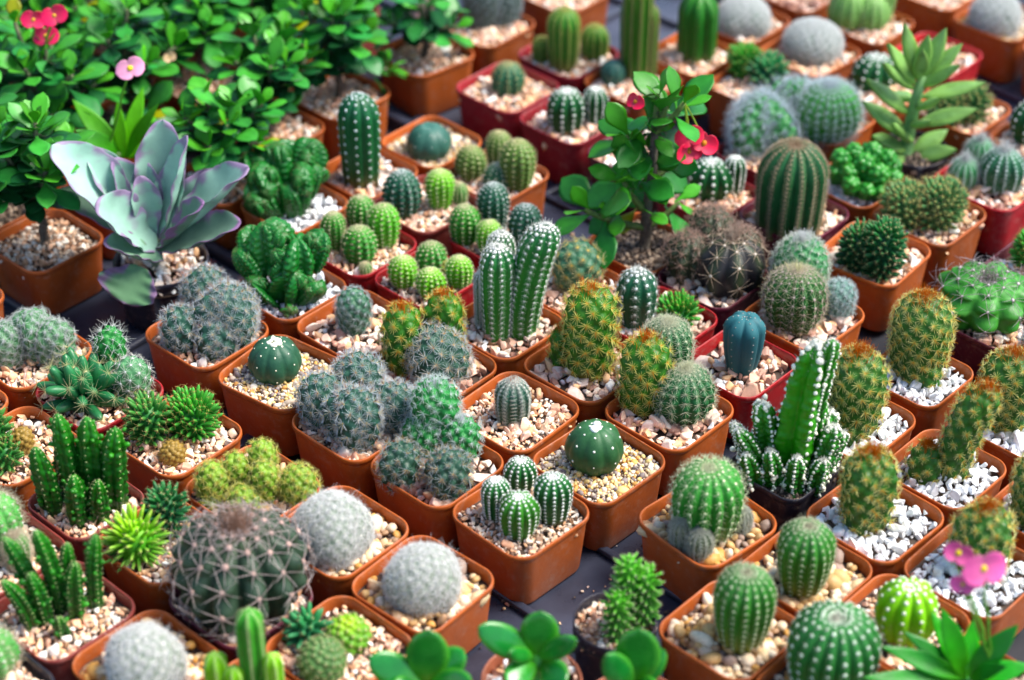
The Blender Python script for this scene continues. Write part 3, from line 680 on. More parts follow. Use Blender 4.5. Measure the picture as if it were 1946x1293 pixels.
 'twig': dict(mode='finger', tsp=4.6, fl=3.6, fr=1.15, fup=.35, col=(.03, .13, .025), top=(.10, .38, .04), tip=(.22, .50, .10), dome=1.6, b=.85, low=(.16, .13, .10), wool=(.4, (.70, .68, .52)), sp_groups=[(4, 1.8, 40, .08, (.66, .6, .45), (.7, .66, .5))]),
 'cereus': dict(n=6, depth=.30, q=.7, col=(.035, .20, .025), top=(.05, .25, .03), crestcol=(.22, .40, .12), dome=1.3, b=.95, sp=.22, wool=(.45, (.55, .52, .34)), sp_groups=[(5, 1.2, 35, .08, CR, CR)]),
 'cereusl': dict(n=6, depth=.26, q=.7, col=(.13, .36, .03), top=(.20, .44, .04), crestcol=(.36, .52, .16), dome=1.3, b=.95, sp=.3, wool=(.4, (.6, .6, .4)), sp_groups=[]),
 'ceroid': dict(n=10, depth=.16, q=.8, col=(.03, .12, .015), top=(.08, .19, .03), dome=1.1, b=.97, sp=.2, wool=(.42, (.42, .36, .20)), sp_groups=[(8, 2.4, 30, .12, (.42, .32, .16), (.5, .42, .24))]),
 'ceroid2': dict(n=7, depth=0.32, q=.7, col=(.018, .11, .016), top=(.035, .17, .02), dome=1.1, b=.97, sp=.3, wool=(.42, (.30, .30, .12)), sp_groups=[]),
 'hedge': dict(n=12, depth=.14, q=.8, col=(.035, .15, .022), top=(.06, .23, .03), dome=1.1, b=.78, sp=.2, low=(.20, .14, .05), lowh=.3, wool=(.5, (.50, .55, .18)), sp_groups=[(9, 2.6, 30, .12, (.52, .52, .16), (.6, .6, .28))]),
 'pale': dict(n=12, depth=.08, q=1, bump=.03, col=(.14, .28, .08), top=(.20, .36, .11), dome=1.2, b=.75, sp=.25, wool=(.42, (.5, .55, .34)), sp_groups=[(7, 1.6, 22, .08, (.5, .55, .34), (.55, .6, .4))]),
 'pillar': dict(knob=0.05, taper=0.42, n=4, depth=0.46, q=0.55, bump=.035, col=(.035, .24, .018), top=(.05, .28, .02), crestcol=(.06, .22, .03), dome=1.3, b=.98, sp=.34, low=(.03, .12, .02), wool=(1.25, (.80, .80, .68)), woolgrow=.7, sp_groups=[(4, 1.6, 45, .1, WH, WH)], crown=(260, 3.2, WH, WH), mat='waxy', reach=.97, wob=.03),
 'pillarsmall': dict(taper=0.2, knob=0.09, n=5, depth=0.42, q=.65, bump=.06, col=(.02, .13, .016), top=(.05, .26, .03), dome=1.3, b=.9, sp=.42, low=(.02, .07, .02), wool=(1.15, (.80, .80, .70)), sp_groups=[(6, 1.8, 45, .1, WH, WH)], crown=(110, 2.4, WH, WH), mat='waxy'),
 'bead': dict(mode='tub', tsp=5.5, th=.3, col=(.03, .18, .03), top=(.06, .28, .045), dome=1.05, b=.75, wool=(.45, (.35, .40, .16)), sp_groups=[(4, 1.0, 40, .08, (.4, .36, .18), (.45, .4, .2))], mat='waxy'),
 'crest': dict(knob=0.02, n=13, depth=0.07, q=.9, bump=0.05, col=(.016, .12, .022), top=(.02, .16, .03), dome=1.15, b=.8, sp=0.3, low=(.02, .09, .02), wool=(.26, (.22, .26, .14)), sp_groups=[(3, .8, 40, .06, (.35, .3, .18), (.4, .35, .2))], mat='waxy', wob=0.13, dimple=.1),
}

# ---------------------------------------------------------------- leaves, stems, flowers
def leaf(base, tip, width, rng, thick=.0006, shape='obovate', cup=.12, bend=.12, face=None, col=(.03, .15, .03), edge=None, mid=None, nu=10, nv=14, wave=0.0, colf=None, roll=0.0):
    base, tip = np.array(base, float), np.array(tip, float)
    ax = tip - base; L = np.linalg.norm(ax); ax /= L
    f = np.array([0, 0, 1.0]) if face is None else np.array(face, float)
    nrm = f - ax * (f @ ax)
    if np.linalg.norm(nrm) < .15: nrm = np.array([0, -1.0, .2]) - ax * (np.array([0, -1., .2]) @ ax)
    nrm = norm(nrm); side = np.cross(ax, nrm)
    if roll: nrm, side = nrm * math.cos(roll) + side * math.sin(roll), side * math.cos(roll) - nrm * math.sin(roll)
    t = np.linspace(0, 1, nv)
    if shape == 'obovate': w = np.sin(np.pi * t ** 1.35) ** .62 * (.25 + .75 * np.clip(t * 1.6, 0, 1)); w = w / w.max()
    elif shape == 'lance': w = np.sin(np.pi * t ** .9) ** .85
    elif shape == 'round': w = np.sin(np.pi * t ** 1.15) ** .5; w = w / w.max()
    elif shape == 'paddle': w = (np.clip(t / .5, 0, 1) ** .8 * .75 + .25) * np.clip((1 - t) / .28, 0, 1) ** .5; w = w / w.max()
    elif shape == 'petal': w = np.sin(np.pi * np.clip(t, 0, 1) ** .8) ** .45
    w = w * width / 2; w[0] = max(w[0], width * .06); w[-1] = width * .01
    ang = np.linspace(0, 2 * np.pi, nu, endpoint=False)
    V, U = [], []
    for i, tt in enumerate(t):
        c = base + ax * L * tt + nrm * (-bend * L * (tt * tt - tt * .3))
        x = np.cos(ang) * w[i]
        th = thick / 2 * (np.sin(np.pi * min(1, tt * .9 + .08)) ** .5 + .15)
        y = np.sin(ang) * th + cup * np.abs(x) ** 2 / max(width / 2, 1e-6) * 1.6
        if wave: y = y + wave * width * np.sin(tt * 24 + rng.uniform(0, .3)) * (np.abs(np.cos(ang)) ** 2)
        V.append(c + side * x[:, None] + nrm * y[:, None])
        U.append(np.stack([np.full(nu, tt), np.cos(ang), np.sin(ang)], 1))
    V = np.concatenate(V); U = np.concatenate(U)
    c = C3(np.array(col) * rng.uniform(.85, 1.15), len(V))
    if mid is not None:
        k = (np.abs(U[:, 1]) < .25)[:, None] * (U[:, 2:3] > 0); c = c * (1 - .35 * k) + np.array(mid) * .35 * k
    if edge is not None:
        k = (np.abs(U[:, 1:2]) > .85).astype(float) * .7; c = c * (1 - k) + np.array(edge) * k
    if colf is not None: c = colf(V, U, c, rng)
    return (V, grid_faces(nu, nv), c)

def tube(pts, rad, col, k=9):
    pts = np.array(pts, float); rad = np.broadcast_to(np.asarray(rad, float), (len(pts),))
    V = []
    ref = np.array([.3, 1, .1])
    for i, p in enumerate(pts):
        d = norm(pts[min(i + 1, len(pts) - 1)] - pts[max(i - 1, 0)])
        a = norm(np.cross(d, ref)); b = np.cross(d, a)
        t = np.linspace(0, 2 * np.pi, k, endpoint=False)
        V.append(p + rad[i] * (np.cos(t)[:, None] * a + np.sin(t)[:, None] * b))
    V = np.concatenate(V + [pts[:1], pts[-1:]])
    n = len(pts) * k
    F = grid_faces(k, len(pts))
    T = np.array([(i, (i + 1) % k, n) for i in range(k)] + [(n - k + i, n - k + (i + 1) % k, n + 1) for i in range(k)])
    return (V, [F, T], col)

def curve_pts(a, b, n=8, sag=0.0, rng=None, wob=0.0):
    a, b = np.array(a, float), np.array(b, float)
    t = np.linspace(0, 1, n)[:, None]
    p = a + (b - a) * t
    p[:, 2] += sag * np.sin(np.pi * t[:, 0])
    if rng is not None and wob: p[1:-1] += rng.normal(0, wob, (n - 2, 3))
    return p

def flower(parent, c, d, size, col, centre, rng, name='flower', petals=2):
    """two broad round bracts round a small eye"""
    d = norm(np.array(d, float)); a = norm(np.cross(d, [0, 0, 1.0])); b = np.cross(d, a)
    r0 = rng.uniform(-.5, .5)
    col = np.array(col)
    pf = lambda V, U, cc, r_: cc * (1 - .35 * (1 - U[:, 0:1]) ** 2) + .16 * (1 - U[:, 0:1]) ** 3 * np.array([.7, .55, .45]) - .12 * cc * (np.sin(U[:, 1:2] * 14) > .6)
    e = build(name, [blobs(np.array([c]) + d * size * .03, d[None], size * .11, centre, rng, .8, ICO1)], M['petal'], parent)
    for k in range(petals):
        t = r0 + 2 * math.pi * k / petals
        o = a * math.cos(t) + b * math.sin(t)
        tip = c + (o * .62 + d * .10) * size
        build('petal', [leaf(np.array(c) - o * size * .08, tip, size * (.85 if petals == 2 else .5), rng, size * .03, 'petal', rng.uniform(.12, .28), rng.uniform(-.05, .3), face=d, col=col, nu=16, nv=10, wave=.02, colf=pf)], M['petal'], e)
    return e

def mottled(V, U, c, rng):
    ph = rng.uniform(0, 40, 4); p = V * 260
    n = (np.sin(p[:, 0] + ph[0] + np.sin(p[:, 2] * 1.7)) + np.sin(p[:, 2] * 1.4 + ph[1]) + np.sin(p[:, 1] * 1.9 + p[:, 0] * 2.3 + ph[2]))[:, None] / 3
    c = c * (1 + .16 * n)
    t = U[:, 0:1]
    return np.clip(c * (1.12 - .22 * t) + np.array([.05, .06, .0]) * np.clip(1 - t * 2.2, 0, 1), 0, .9)

def leaf_chunk_whorl(c, d, n, L, W, rng, cols, spread=.9, **kw):
    """n thin leaves fanned round the growing tip c with axis d"""
    out = []
    d = norm(np.array(d, float)); a, b = frames(d[None], rng); a, b = a[0], b[0]
    for k in range(n):
        t = k * 2.399 + rng.uniform(-.2, .2); f = (k + .5) / n
        el = math.radians(72 - 78 * f * spread + rng.uniform(-10, 10))
        o = norm((a * math.cos(t) + b * math.sin(t)) * math.cos(el) + d * math.sin(el))
        ln = L * (.55 + .55 * min(1, f * 1.7)) * rng.uniform(.8, 1.15)
        bs = np.array(c) - d * f * L * .55 + o * .001
        col = np.array(cols[0]) * (1 - f) + np.array(cols[1]) * f
        q_ = rng.uniform(); col = col * rng.uniform(.75, 1.25) if q_ > .02 else np.array([.28, .30, .03])
        out.append(leaf(bs, bs + o * ln, W * ln / L * rng.uniform(.85, 1.1), rng, .0005, 'obovate', kw.get('cup', .10), rng.uniform(-.05, .22), face=d * .7 + np.array([0, 0, .6]), col=col, mid=tuple(col * 1.5), nu=8, nv=9))
    return out
# ---------------------------------------------------------------- the place
def structure(name, chunks, m):
    o = build(name, chunks, m, smooth=False); o['kind'] = 'structure'; return o
g = 6.0
structure('ground', [(np.array([[-g, -g, -.0045], [g, -g, -.0045], [g, g, -.0045], [-g, g, -.0045]]), np.array([[0, 1, 2, 3]]), (1, 1, 1))], M['ground'])

def tray_chunks(nx, ny, cell):
    """moulded carrying tray: flat floor with a raised lattice and a turned-up rim"""
    W_, D_ = nx * cell, ny * cell
    ch = []
    def box(x0, y0, z0, x1, y1, z1, ch_=.0008):
        v = []
        for z, i in ((z0, 0), (z1 - ch_, 0), (z1, ch_)):
            v += [(x0 + i, y0 + i, z), (x1 - i, y0 + i, z), (x1 - i, y1 - i, z), (x0 + i, y1 - i, z)]
        F = [[k * 4 + s, k * 4 + (s + 1) % 4, k * 4 + 4 + (s + 1) % 4, k * 4 + 4 + s] for k in range(2) for s in range(4)] + [[8, 9, 10, 11], [3, 2, 1, 0]]
        ch.append((np.array(v), np.array(F), (1, 1, 1)))
    box(-W_ / 2, -D_ / 2, -.004, W_ / 2, D_ / 2, -.0008)
    for i in range(nx + 1):
        x = -W_ / 2 + i * cell; w = .0026 if 0 < i < nx else .0035
        x = min(max(x, -W_ / 2 + w), W_ / 2 - w)
        box(x - w, -D_ / 2 + .0002, -.001, x + w, D_ / 2 - .0002, .0040 if 0 < i < nx else .0075)
    for j in range(ny + 1):
        y = -D_ / 2 + j * cell; w = .0026 if 0 < j < ny else .0035
        y = min(max(y, -D_ / 2 + w), D_ / 2 - w)
        box(-W_ / 2 + .0003, y - w, -.0012, W_ / 2 - .0003, y + w, .0042 if 0 < j < ny else .0072)
    return ch
tray_me = None
TR = [(0.06, -0.155, 'black lattice tray showing under the pots at the bottom middle'),
      (-0.30, 0.06, 'black lattice tray showing below the pots at the left'),
      (0.10, 0.27, 'black lattice tray showing beside the pink flowered thorn plant'),
      (0.42, 0.05, 'black lattice tray under the white gravel pots at the right'),
      (0.45, 0.45, 'black lattice tray behind the tall leafy succulent at top right'),
      (-0.02, 0.57, 'black lattice tray by the dark red pots at the top')]
for i, (x, y, lab) in enumerate(TR):
    if tray_me is None:
        o = build('plant_tray', tray_chunks(5, 4, .0705), M['tray'], smooth=False); tray_me = o.data
    else: o = link('plant_tray', tray_me)
    o.location = (x, y, 0); o.rotation_euler.z = math.radians(47 + (0, 1.5, -1, 1, -2, .6)[i])
    o['label'] = lab; o['category'] = 'tray'; o['group'] = 'black trays under the pots'

LAYOUT = {
 'four_ball': (0.0052, -0.1141, 45, 0.065, 'orange', 'mix', [('dots', -0.1, 31.4, 10.6, 18.0, 0.0), ('dots', -14.9, 3.2, 9.0, 26.8, 0.0), ('dots', 18.8, 1.9, 11.5, 30.9, 0.0), ('dotslime', -1.0, -11.0, 12.7, 26.9, 0.0)]),
 'snow_front': (-0.0507, -0.1747, 50, 0.065, 'orange', 'brown', [('snow', 0.5, -3.1, 20.8, 28.1, 0.0)]),
 'snow_mid': (-0.101, -0.1305, 48, 0.065, 'orange', 'brown', [('snow', -3.1, -7.1, 21.9, 32.4, 0.0)]),
 'snow_left': (-0.1989, -0.2366, 47, 0.065, 'orange', 'brown', [('snow', 0.3, -7.5, 20.5, 30.3, 0.0)]),
 'mixed_front': (-0.095, -0.2253, 47, 0.065, 'orange', 'pink', [('fingerblue', -18.5, 10.7, 10.0, 16.9, 0.0), ('limesmall', 4.7, 10.4, 11.3, 12.2, 0.0), ('dull', -8.3, -13.2, 12.4, 18.7, 0.0)]),
 'gymno_front': (-0.1528, -0.186, 47, 0.065, 'plum', 'pink', [('gymnobig', 0.8, 5.5, 42.1, 54.6, 0.0)]),
 'castle_front': (-0.2519, -0.1963, 47, 0.065, 'maroon', 'pink', []),
 'edge_maroon': (-0.2986, -0.1473, 47, 0.065, 'maroon', 'pink', [('spinylight', -1.0, 4.6, 17.0, 41.6, 0.0), ('spinylight', 14.0, -6.6, 7.8, 22.5, 0.0)]),
 'edge_low': (-0.2866, -0.2547, 47, 0.065, 'black', 'pink', [('spinylight', 2.9, 16.7, 15.4, 27.7, 0.0)]),
 'lime_finger': (-0.2032, -0.1378, 49, 0.0617, 'orange', 'pink', [('fingerlime', -14.6, -8.1, 15.8, 26.7, 0.0), ('fingerdark', 0.9, 11.1, 11.3, 31.1, 0.0)]),
 'yellow_clump': (-0.1557, -0.0916, 47, 0.065, 'orange', 'pink', [('yellow', -22.9, -3.3, 10.2, 23.1, 0.0), ('yellow', -9.7, 4.8, 8.2, 24.3, 0.0), ('yellow', 5.4, 12.6, 8.9, 27.4, 0.0), ('yellow', 8.3, -4.8, 8.1, 25.0, 0.0), ('yellow', 28.0, -1.7, 12.2, 19.2, 0.0), ('yellow', -24.4, -9.2, 7.4, 7.3, 0.0), ('yellow', -3.6, -14.5, 10.9, 14.6, 0.0)]),
 'castle_mid': (-0.2536, -0.1037, 47, 0.0553, 'maroon', 'pink', []),
 'finger_edge': (-0.3036, -0.0522, 47, 0.0617, 'orange', 'pink', [('finger', -14.1, -5.2, 11.4, 32.8, 0.0), ('finger', -5.1, -14.7, 8.8, 18.6, 0.0), ('dry', 2.9, 0.8, 6.3, 15.0, 0.0)]),
 'finger_duo': (-0.2078, -0.042, 49, 0.065, 'orange', 'pink', [('finger', -16.9, 2.1, 12.5, 28.8, 0.0), ('fingergreen', 8.2, 9.5, 15.3, 25.2, 0.0), ('dry', -0.2, -17.1, 7.4, 10.1, 0.0)]),
 'red_trio': (-0.2623, 0.0017, 46, 0.065, 'red', 'pink', [('opuntia', 7.2, 17.3, 8.7, 39.1, 0.0), ('whitestar', 21.4, 1.2, 11.0, 27.2, 0.0), ('fingerlong', -8.0, -6.8, 22.1, 24.8, 0.0)]),
 'fluffy_left': (-0.3149, 0.0438, 47, 0.065, 'orange', 'pink', [('fluffy', -11.5, -2.0, 12.8, 26.3, 0.0), ('fluffy', 3.0, 3.7, 12.8, 31.4, 0.0), ('fluffy', 18.7, -1.5, 12.1, 27.7, 0.0)]),
 'edge_a': (-0.3589, -0.0106, 47, 0.065, 'orange', 'pink', [('finger', -0.9, 5.0, 14.9, 24.4, 0.0)]),
 'edge_b': (-0.3838, 0.1033, 47, 0.065, 'orange', 'pink', []),
 'grey_a': (-0.2014, 0.0651, 48, 0.065, 'orange', 'pink', [('greyhair', -3.0, 27.7, 14.8, 32.7, 0.0), ('greyhair', 15.0, 1.1, 20.1, 36.6, 0.0), ('greyhair', -15.3, -7.2, 13.1, 25.9, 0.0), ('greyhair', 8.1, -13.0, 14.2, 21.7, 0.0)]),
 'star_left': (-0.1484, 0.0216, 55, 0.065, 'orange', 'fine', [('star', -4.3, 5.5, 17.7, 24.9, 0.0)]),
 'grey_b': (-0.097, -0.0275, 47, 0.065, 'orange', 'pink', [('greyhair', -0.9, 28.0, 17.6, 30.7, 0.0), ('greyhair', -21.9, 7.4, 14.1, 30.7, 0.0), ('greyhair', -0.1, -12.4, 16.2, 34.9, 0.0), ('greyhair', 22.4, 3.9, 16.1, 26.3, 0.0)]),
 'grey_green': (-0.0456, -0.07, 48, 0.065, 'orange', 'coarse', [('greenhair', -1.6, 29.6, 14.4, 42.3, 0.0), ('greenhair', -7.7, 20.6, 13.2, 21.8, 0.0), ('greenhair', 14.5, 16.5, 11.4, 23.5, 0.0), ('greyyellow', -22.1, -7.8, 12.3, 23.7, 0.0), ('greyyellow', 7.7, -16.6, 13.4, 24.2, 0.0)]),
 'ribbed_small': (0.0018, -0.0184, 49, 0.065, 'orange', 'pink', [('pect', -1.2, -0.5, 11.5, 28.9, 0.0)]),
 'star_mid': (0.0529, -0.0672, 45, 0.065, 'orange', 'fine', [('starb', -2.3, 3.8, 18.2, 29.0, 0.0)]),
 'gold_mid': (0.0481, 0.0301, 47, 0.065, 'orange', 'coarse', [('gold', 1.8, 2.7, 18.0, 60.8, 0.0), ('gold', -15.5, 7.9, 8.2, 26.0, 0.0)]),
 'gold_pair': (0.0989, -0.0175, 47, 0.065, 'orange', 'coarse', [('gold', -15.0, 13.4, 16.7, 49.3, 0.0), ('spiny', -1.0, 28.0, 17.7, 52.3, 0.0), ('spiny', 9.2, 4.8, 21.1, 32.7, 0.0)]),
 'column_trio': (-0.0054, 0.0742, 47, 0.0637, 'orange', 'coarse', [('coldot', 12.3, -2.0, 13.4, 83.3, 15.1), ('coldot', -4.0, -5.2, 12.5, 69.3, 0.0), ('coldot', -2.0, 17.3, 9.8, 65.0, 0.0), ('coldot', -14.6, 4.1, 4.9, 42.9, 0.0)]),
 'grey_gold': (-0.0504, 0.0264, 47, 0.065, 'orange', 'coarse', [('gold', -20.4, 9.5, 13.3, 43.9, 0.0), ('gold', 6.1, 23.5, 13.4, 43.9, 0.0), ('greyhair2', 1.0, 3.3, 22.4, 29.7, 0.0)]),
 'small_pink': (-0.1022, 0.0726, 47, 0.065, 'orange', 'coarse', [('greymini', -2.8, 3.6, 11.3, 28.1, 0.0)]),
 'five_ball': (-0.0583, 0.1267, 47, 0.0572, 'red', 'mix', [('lime', -16.2, -0.3, 10.2, 21.2, 0.0), ('peanutg', 2.7, 18.4, 11.4, 20.0, 0.0), ('lime', 22.4, -0.3, 9.5, 21.4, 0.0), ('lime', 3.1, -11.9, 10.3, 19.2, 0.0), ('dry2', 8.8, 15.5, 4.7, 10.2, 0.0)]),
 'light_balls': (-0.106, 0.167, 47, 0.063, 'red', 'pink', [('peanutg', -18.5, 3.4, 8.8, 28.2, 0.0), ('peanutg', -1.1, 30.5, 10.4, 24.3, 0.0), ('peanutl', 16.3, 8.4, 11.4, 31.4, 0.0), ('peanutg', 0.3, -9.2, 12.7, 24.4, 0.0), ('peanutg', 4.7, -25.8, 4.9, 6.5, 0.0)]),
 'peanut_a': (-0.062, 0.2194, 47, 0.0617, 'maroon', 'pink', [('peanutd', -16.8, -2.6, 14.3, 33.0, 0.0), ('lime', 10.3, 4.6, 11.0, 29.0, 0.0), ('peanutg', 23.4, 8.7, 6.8, 16.1, 0.0)]),
 'peanut_b': (-0.007, 0.1769, 47, 0.0598, 'red', 'pink', [('peanutd', -6.2, 16.0, 11.7, 37.6, 0.0), ('peanutg', -26.0, 1.4, 11.2, 28.7, 0.0), ('peanutd', 16.6, -3.1, 12.5, 32.3, 0.0), ('lime', -8.8, -12.3, 9.5, 24.9, 0.0)]),
 'tall_dot': (-0.1071, 0.2625, 47, 0.0605, 'orange', 'coarse', [('coldot2', -3.6, -4.2, 15.4, 71.3, 0.0)]),
 'blue_ball': (-0.0606, 0.3049, 47, 0.0605, 'orange', 'fine', [('starblue', -1.7, -6.6, 17.5, 21.9, 0.0)]),
 'olive_clump': (-0.0114, 0.2585, 47, 0.0617, 'orange', 'pink', [('olive', -18.9, 6.7, 12.0, 23.5, 0.0), ('olive', 1.6, 23.8, 10.1, 26.0, 0.0), ('olive', 15.3, -7.7, 13.4, 37.4, 0.0), ('olived', 1.6, -7.9, 11.7, 17.8, 0.0)]),
 'maroon_small': (-0.0033, 0.3868, 47, 0.065, 'maroonred', 'pink', [('minispine', 0.2, 4.0, 13.4, 22.4, 0.0)]),
 'maroon_pair': (0.0451, 0.3395, 47, 0.063, 'maroonred', 'coarse', [('dots2', -4.0, -4.4, 14.8, 31.1, 0.0), ('dots2', 18.5, 3.1, 9.8, 28.4, 0.0)]),
 'maroon_bare': (0.097, 0.2898, 47, 0.065, 'plum', 'coarse', []),
 'milii': (0.0902, 0.1697, 47, 0.0617, 'orange', 'soil', []),
 'white_dot_ball': (0.1414, 0.2341, 47, 0.0605, 'maroonred', 'pink', [('dots2', 2.7, 7.0, 16.6, 26.8, 0.0), ('dots2', 20.0, 10.6, 8.0, 27.8, 0.0), ('dots2', -15.1, 13.7, 6.5, 24.3, 0.0)]),
 'tall_tan': (0.2017, 0.2063, 47, 0.063, 'plum', 'pink', [('tan', -5.0, -9.1, 23.8, 68.3, 0.0)]),
 'woolly_a': (0.1883, 0.2921, 47, 0.0585, 'maroonred', 'pink', [('woolly', -2.1, 19.4, 24.5, 36.0, 0.0)]),
 'woolly_b': (0.2395, 0.3379, 47, 0.0617, 'orange', 'pink', [('woolly', -26.2, -0.9, 17.6, 34.6, 0.0), ('woollyg', -1.9, -17.6, 24.8, 44.5, 0.0)]),
 'green_beads': (0.2516, 0.2498, 44, 0.0585, 'orange', 'white', []),
 'yellow_finger': (0.2983, 0.2056, 48, 0.065, 'orange', 'pink', [('fingeryel', -18.3, -3.1, 14.9, 28.2, 0.0), ('fingeryel', 4.6, -5.2, 15.7, 32.0, 0.0)]),
 'red_big': (0.3508, 0.2519, 47, 0.0683, 'red', 'coarse', [('frost', 6.5, -0.8, 15.9, 29.7, 0.0), ('frostg', -20.4, 1.1, 11.1, 20.4, 0.0), ('frostg', -5.3, 24.9, 10.5, 23.0, 0.0)]),
 'dark_finger': (0.2513, 0.1566, 52, 0.065, 'orange', 'pink', [('fingerdark', -11.9, -10.7, 12.3, 32.4, 0.0), ('fingerdark', 2.1, -19.6, 13.0, 41.6, 0.0)]),
 'gymno_dark': (0.1381, 0.1285, 47, 0.0617, 'plum', 'coarse', [('gymnodark', 10.7, 0.9, 26.9, 35.5, 0.0), ('brownoff', -17.2, 9.5, 16.1, 31.7, 0.0), ('brownoff', 18.2, 10.0, 14.2, 36.0, 0.0), ('brownoff', -0.9, 27.2, 15.7, 40.9, 0.0)]),
 'spiny_ball': (0.1949, 0.084, 47, 0.065, 'orange', 'coarse', [('greenhair2', -1.0, 27.6, 18.4, 44.7, 0.0), ('spinyb', -7.1, -1.0, 22.0, 41.0, 0.0), ('whitehair', 23.5, 7.7, 10.2, 23.8, 0.0)]),
 'red_dot': (0.0984, 0.0787, 47, 0.0617, 'red', 'coarse', [('coldot3', -16.1, 0.8, 13.8, 43.1, 0.0), ('fingergreen', 11.8, 5.7, 12.6, 15.8, 0.0)]),
 'blue_column': (0.1475, 0.0314, 47, 0.0605, 'red', 'coarse', [('blue', 1.2, -0.0, 13.7, 41.6, 0.0)]),
 'pillar': (0.1661, -0.0697, 47, 0.0553, 'black', 'soil', []),
 'gold_a': (0.2612, 0.0203, 47, 0.0572, 'orange', 'white', [('gold2', 0.3, 9.4, 19.6, 56.8, 0.0), ('gold2', 5.1, -3.2, 8.4, 13.0, 0.0)]),
 'gold_b': (0.2126, -0.0275, 47, 0.0637, 'orange', 'white', [('gold2', -0.1, 0.5, 18.3, 56.2, 0.0), ('gold2', -2.9, -10.5, 8.4, 13.9, 0.0)]),
 'gold_c': (0.3222, -0.0347, 47, 0.0605, 'orange', 'white', [('gold2', -13.8, 11.7, 17.4, 51.8, 0.0)]),
 'gold_d': (0.2624, -0.0741, 47, 0.0605, 'orange', 'white', [('gold2', 4.7, 2.6, 11.6, 63.4, 14.3), ('gold2', -11.3, 1.7, 11.1, 19.6, 0.0)]),
 'gold_e': (0.2143, -0.1176, 45, 0.065, 'orange', 'white', [('gold2', -5.8, 2.4, 16.7, 50.3, 0.0)]),
 'gold_f': (0.2648, -0.163, 47, 0.065, 'orange', 'white', [('gold2', 4.3, 7.4, 17.0, 42.9, 0.0)]),
 'gold_g': (0.3187, -0.1112, 47, 0.0605, 'orange', 'white', [('gold2', -10.6, -3.3, 15.2, 46.2, 0.0)]),
 'barrel_a': (0.1152, -0.1214, 41, 0.065, 'orange', 'brown', [('barrel', -1.8, -3.3, 21.2, 48.8, 0.0), ('hairoff', -17.2, -16.8, 5.8, 19.2, 0.0), ('hairoff', -6.8, -25.0, 6.7, 18.1, 0.0), ('hairoff', 19.5, -3.3, 4.9, 15.6, 0.0)]),
 'barrel_b': (0.1679, -0.1637, 47, 0.0617, 'orange', 'brown', [('barrel2', -2.6, -8.7, 16.5, 46.4, 0.0)]),
 'barrel_c': (0.121, -0.2114, 47, 0.0637, 'orange', 'brown', [('barrel2', 5.8, -3.9, 17.0, 51.7, 0.0)]),
 'barrel_d': (0.1705, -0.2536, 47, 0.0637, 'orange', 'brown', [('barrel3', 0.8, 6.7, 24.9, 50.8, 0.0)]),
 'lime_ball': (0.2153, -0.2066, 47, 0.0637, 'orange', 'pink', [('limebig', 2.0, -4.3, 17.5, 37.6, 0.0)]),
 'gymno_green': (0.3197, 0.0835, 47, 0.063, 'plum', 'coarse', [('gymnogreen', -3.7, 10.1, 33.1, 30.5, 0.0)]),
 'pink_rim': (0.3613, 0.1361, 47, 0.063, 'plum', 'coarse', [('fingergreen', -2.0, 12.4, 11.8, 25.5, 0.0)]),
 'edge_grey': (0.3519, 0.0246, 47, 0.0617, 'orange', 'coarse', [('greyhair', -12.1, 5.8, 13.9, 28.9, 0.0)]),
 'black_small': (0.0572, -0.2046, 0, 0.0468, 'blackround', 'pink', [('twig', 6.7, 1.2, 7.4, 51.1, 0.0), ('twig', 16.1, 3.0, 7.6, 41.6, 0.0), ('twig', 0.4, -9.1, 6.8, 35.1, 0.0)]),
 'jade_a': (0.0105, -0.2504, 0, 0.0553, 'clayround', 'coarse', []),
 'jade_b': (-0.0443, -0.265, 0, 0.0553, 'clayround', 'coarse', []),
 'jade_c': (0.0648, -0.2707, 0, 0.0553, 'clayround', 'coarse', []),
 'pink_flower': (0.2542, -0.2586, 47, 0.0617, 'orange', 'soil', []),
 'column_front': (-0.1426, -0.271, 47, 0.0617, 'orange', 'pink', [('cereus', 4.7, 16.0, 7.7, 60.9, 0.0), ('cereusl', -14.5, 11.7, 7.0, 33.4, 0.0), ('cereusl', -4.9, 8.8, 5.6, 26.7, 0.0), ('cereusl', 16.3, 8.8, 5.6, 36.1, 0.0)]),
 'gravel_left': (-0.3278, 0.1729, 47, 0.065, 'orange', 'mix', []),
 'milii_a': (-0.1831, 0.3247, 47, 0.065, 'orange', 'pink', []),
 'milii_b': (-0.1358, 0.377, 47, 0.065, 'orange', 'pink', []),
 'milii_c': (-0.2093, 0.2576, 47, 0.065, 'orange', 'pink', []),
 'milii_d': (-0.07, 0.4424, 39, 0.0637, 'orange', 'pink', []),
 'milii_e': (-0.376, 0.2202, 47, 0.065, 'orange', 'soil', []),
 'milii_f': (-0.3446, 0.2883, 47, 0.065, 'orange', 'soil', []),
 'milii_g': (-0.295, 0.3379, 47, 0.065, 'orange', 'soil', []),
 'milii_h': (-0.2438, 0.3984, 47, 0.065, 'orange', 'pink', []),
 'milii_i': (-0.1991, 0.4512, 47, 0.065, 'orange', 'soil', []),
 'milii_j': (-0.1501, 0.5124, 47, 0.065, 'maroon', 'pink', []),
 'milii_k': (-0.3593, 0.4067, 47, 0.065, 'orange', 'soil', []),
 'milii_l': (-0.3098, 0.4671, 47, 0.065, 'orange', 'soil', []),
 'milii_m': (-0.2638, 0.5291, 47, 0.065, 'orange', 'soil', []),
 'milii_n': (-0.4053, 0.3458, 47, 0.065, 'orange', 'soil', []),
 'milii_o': (-0.3766, 0.531, 47, 0.065, 'orange', 'soil', []),
 'milii_p': (-0.2075, 0.589, 47, 0.065, 'orange', 'soil', []),
 'kalanchoe': (-0.2433, 0.1489, 0, 0.0663, 'blackround', 'coarse', []),
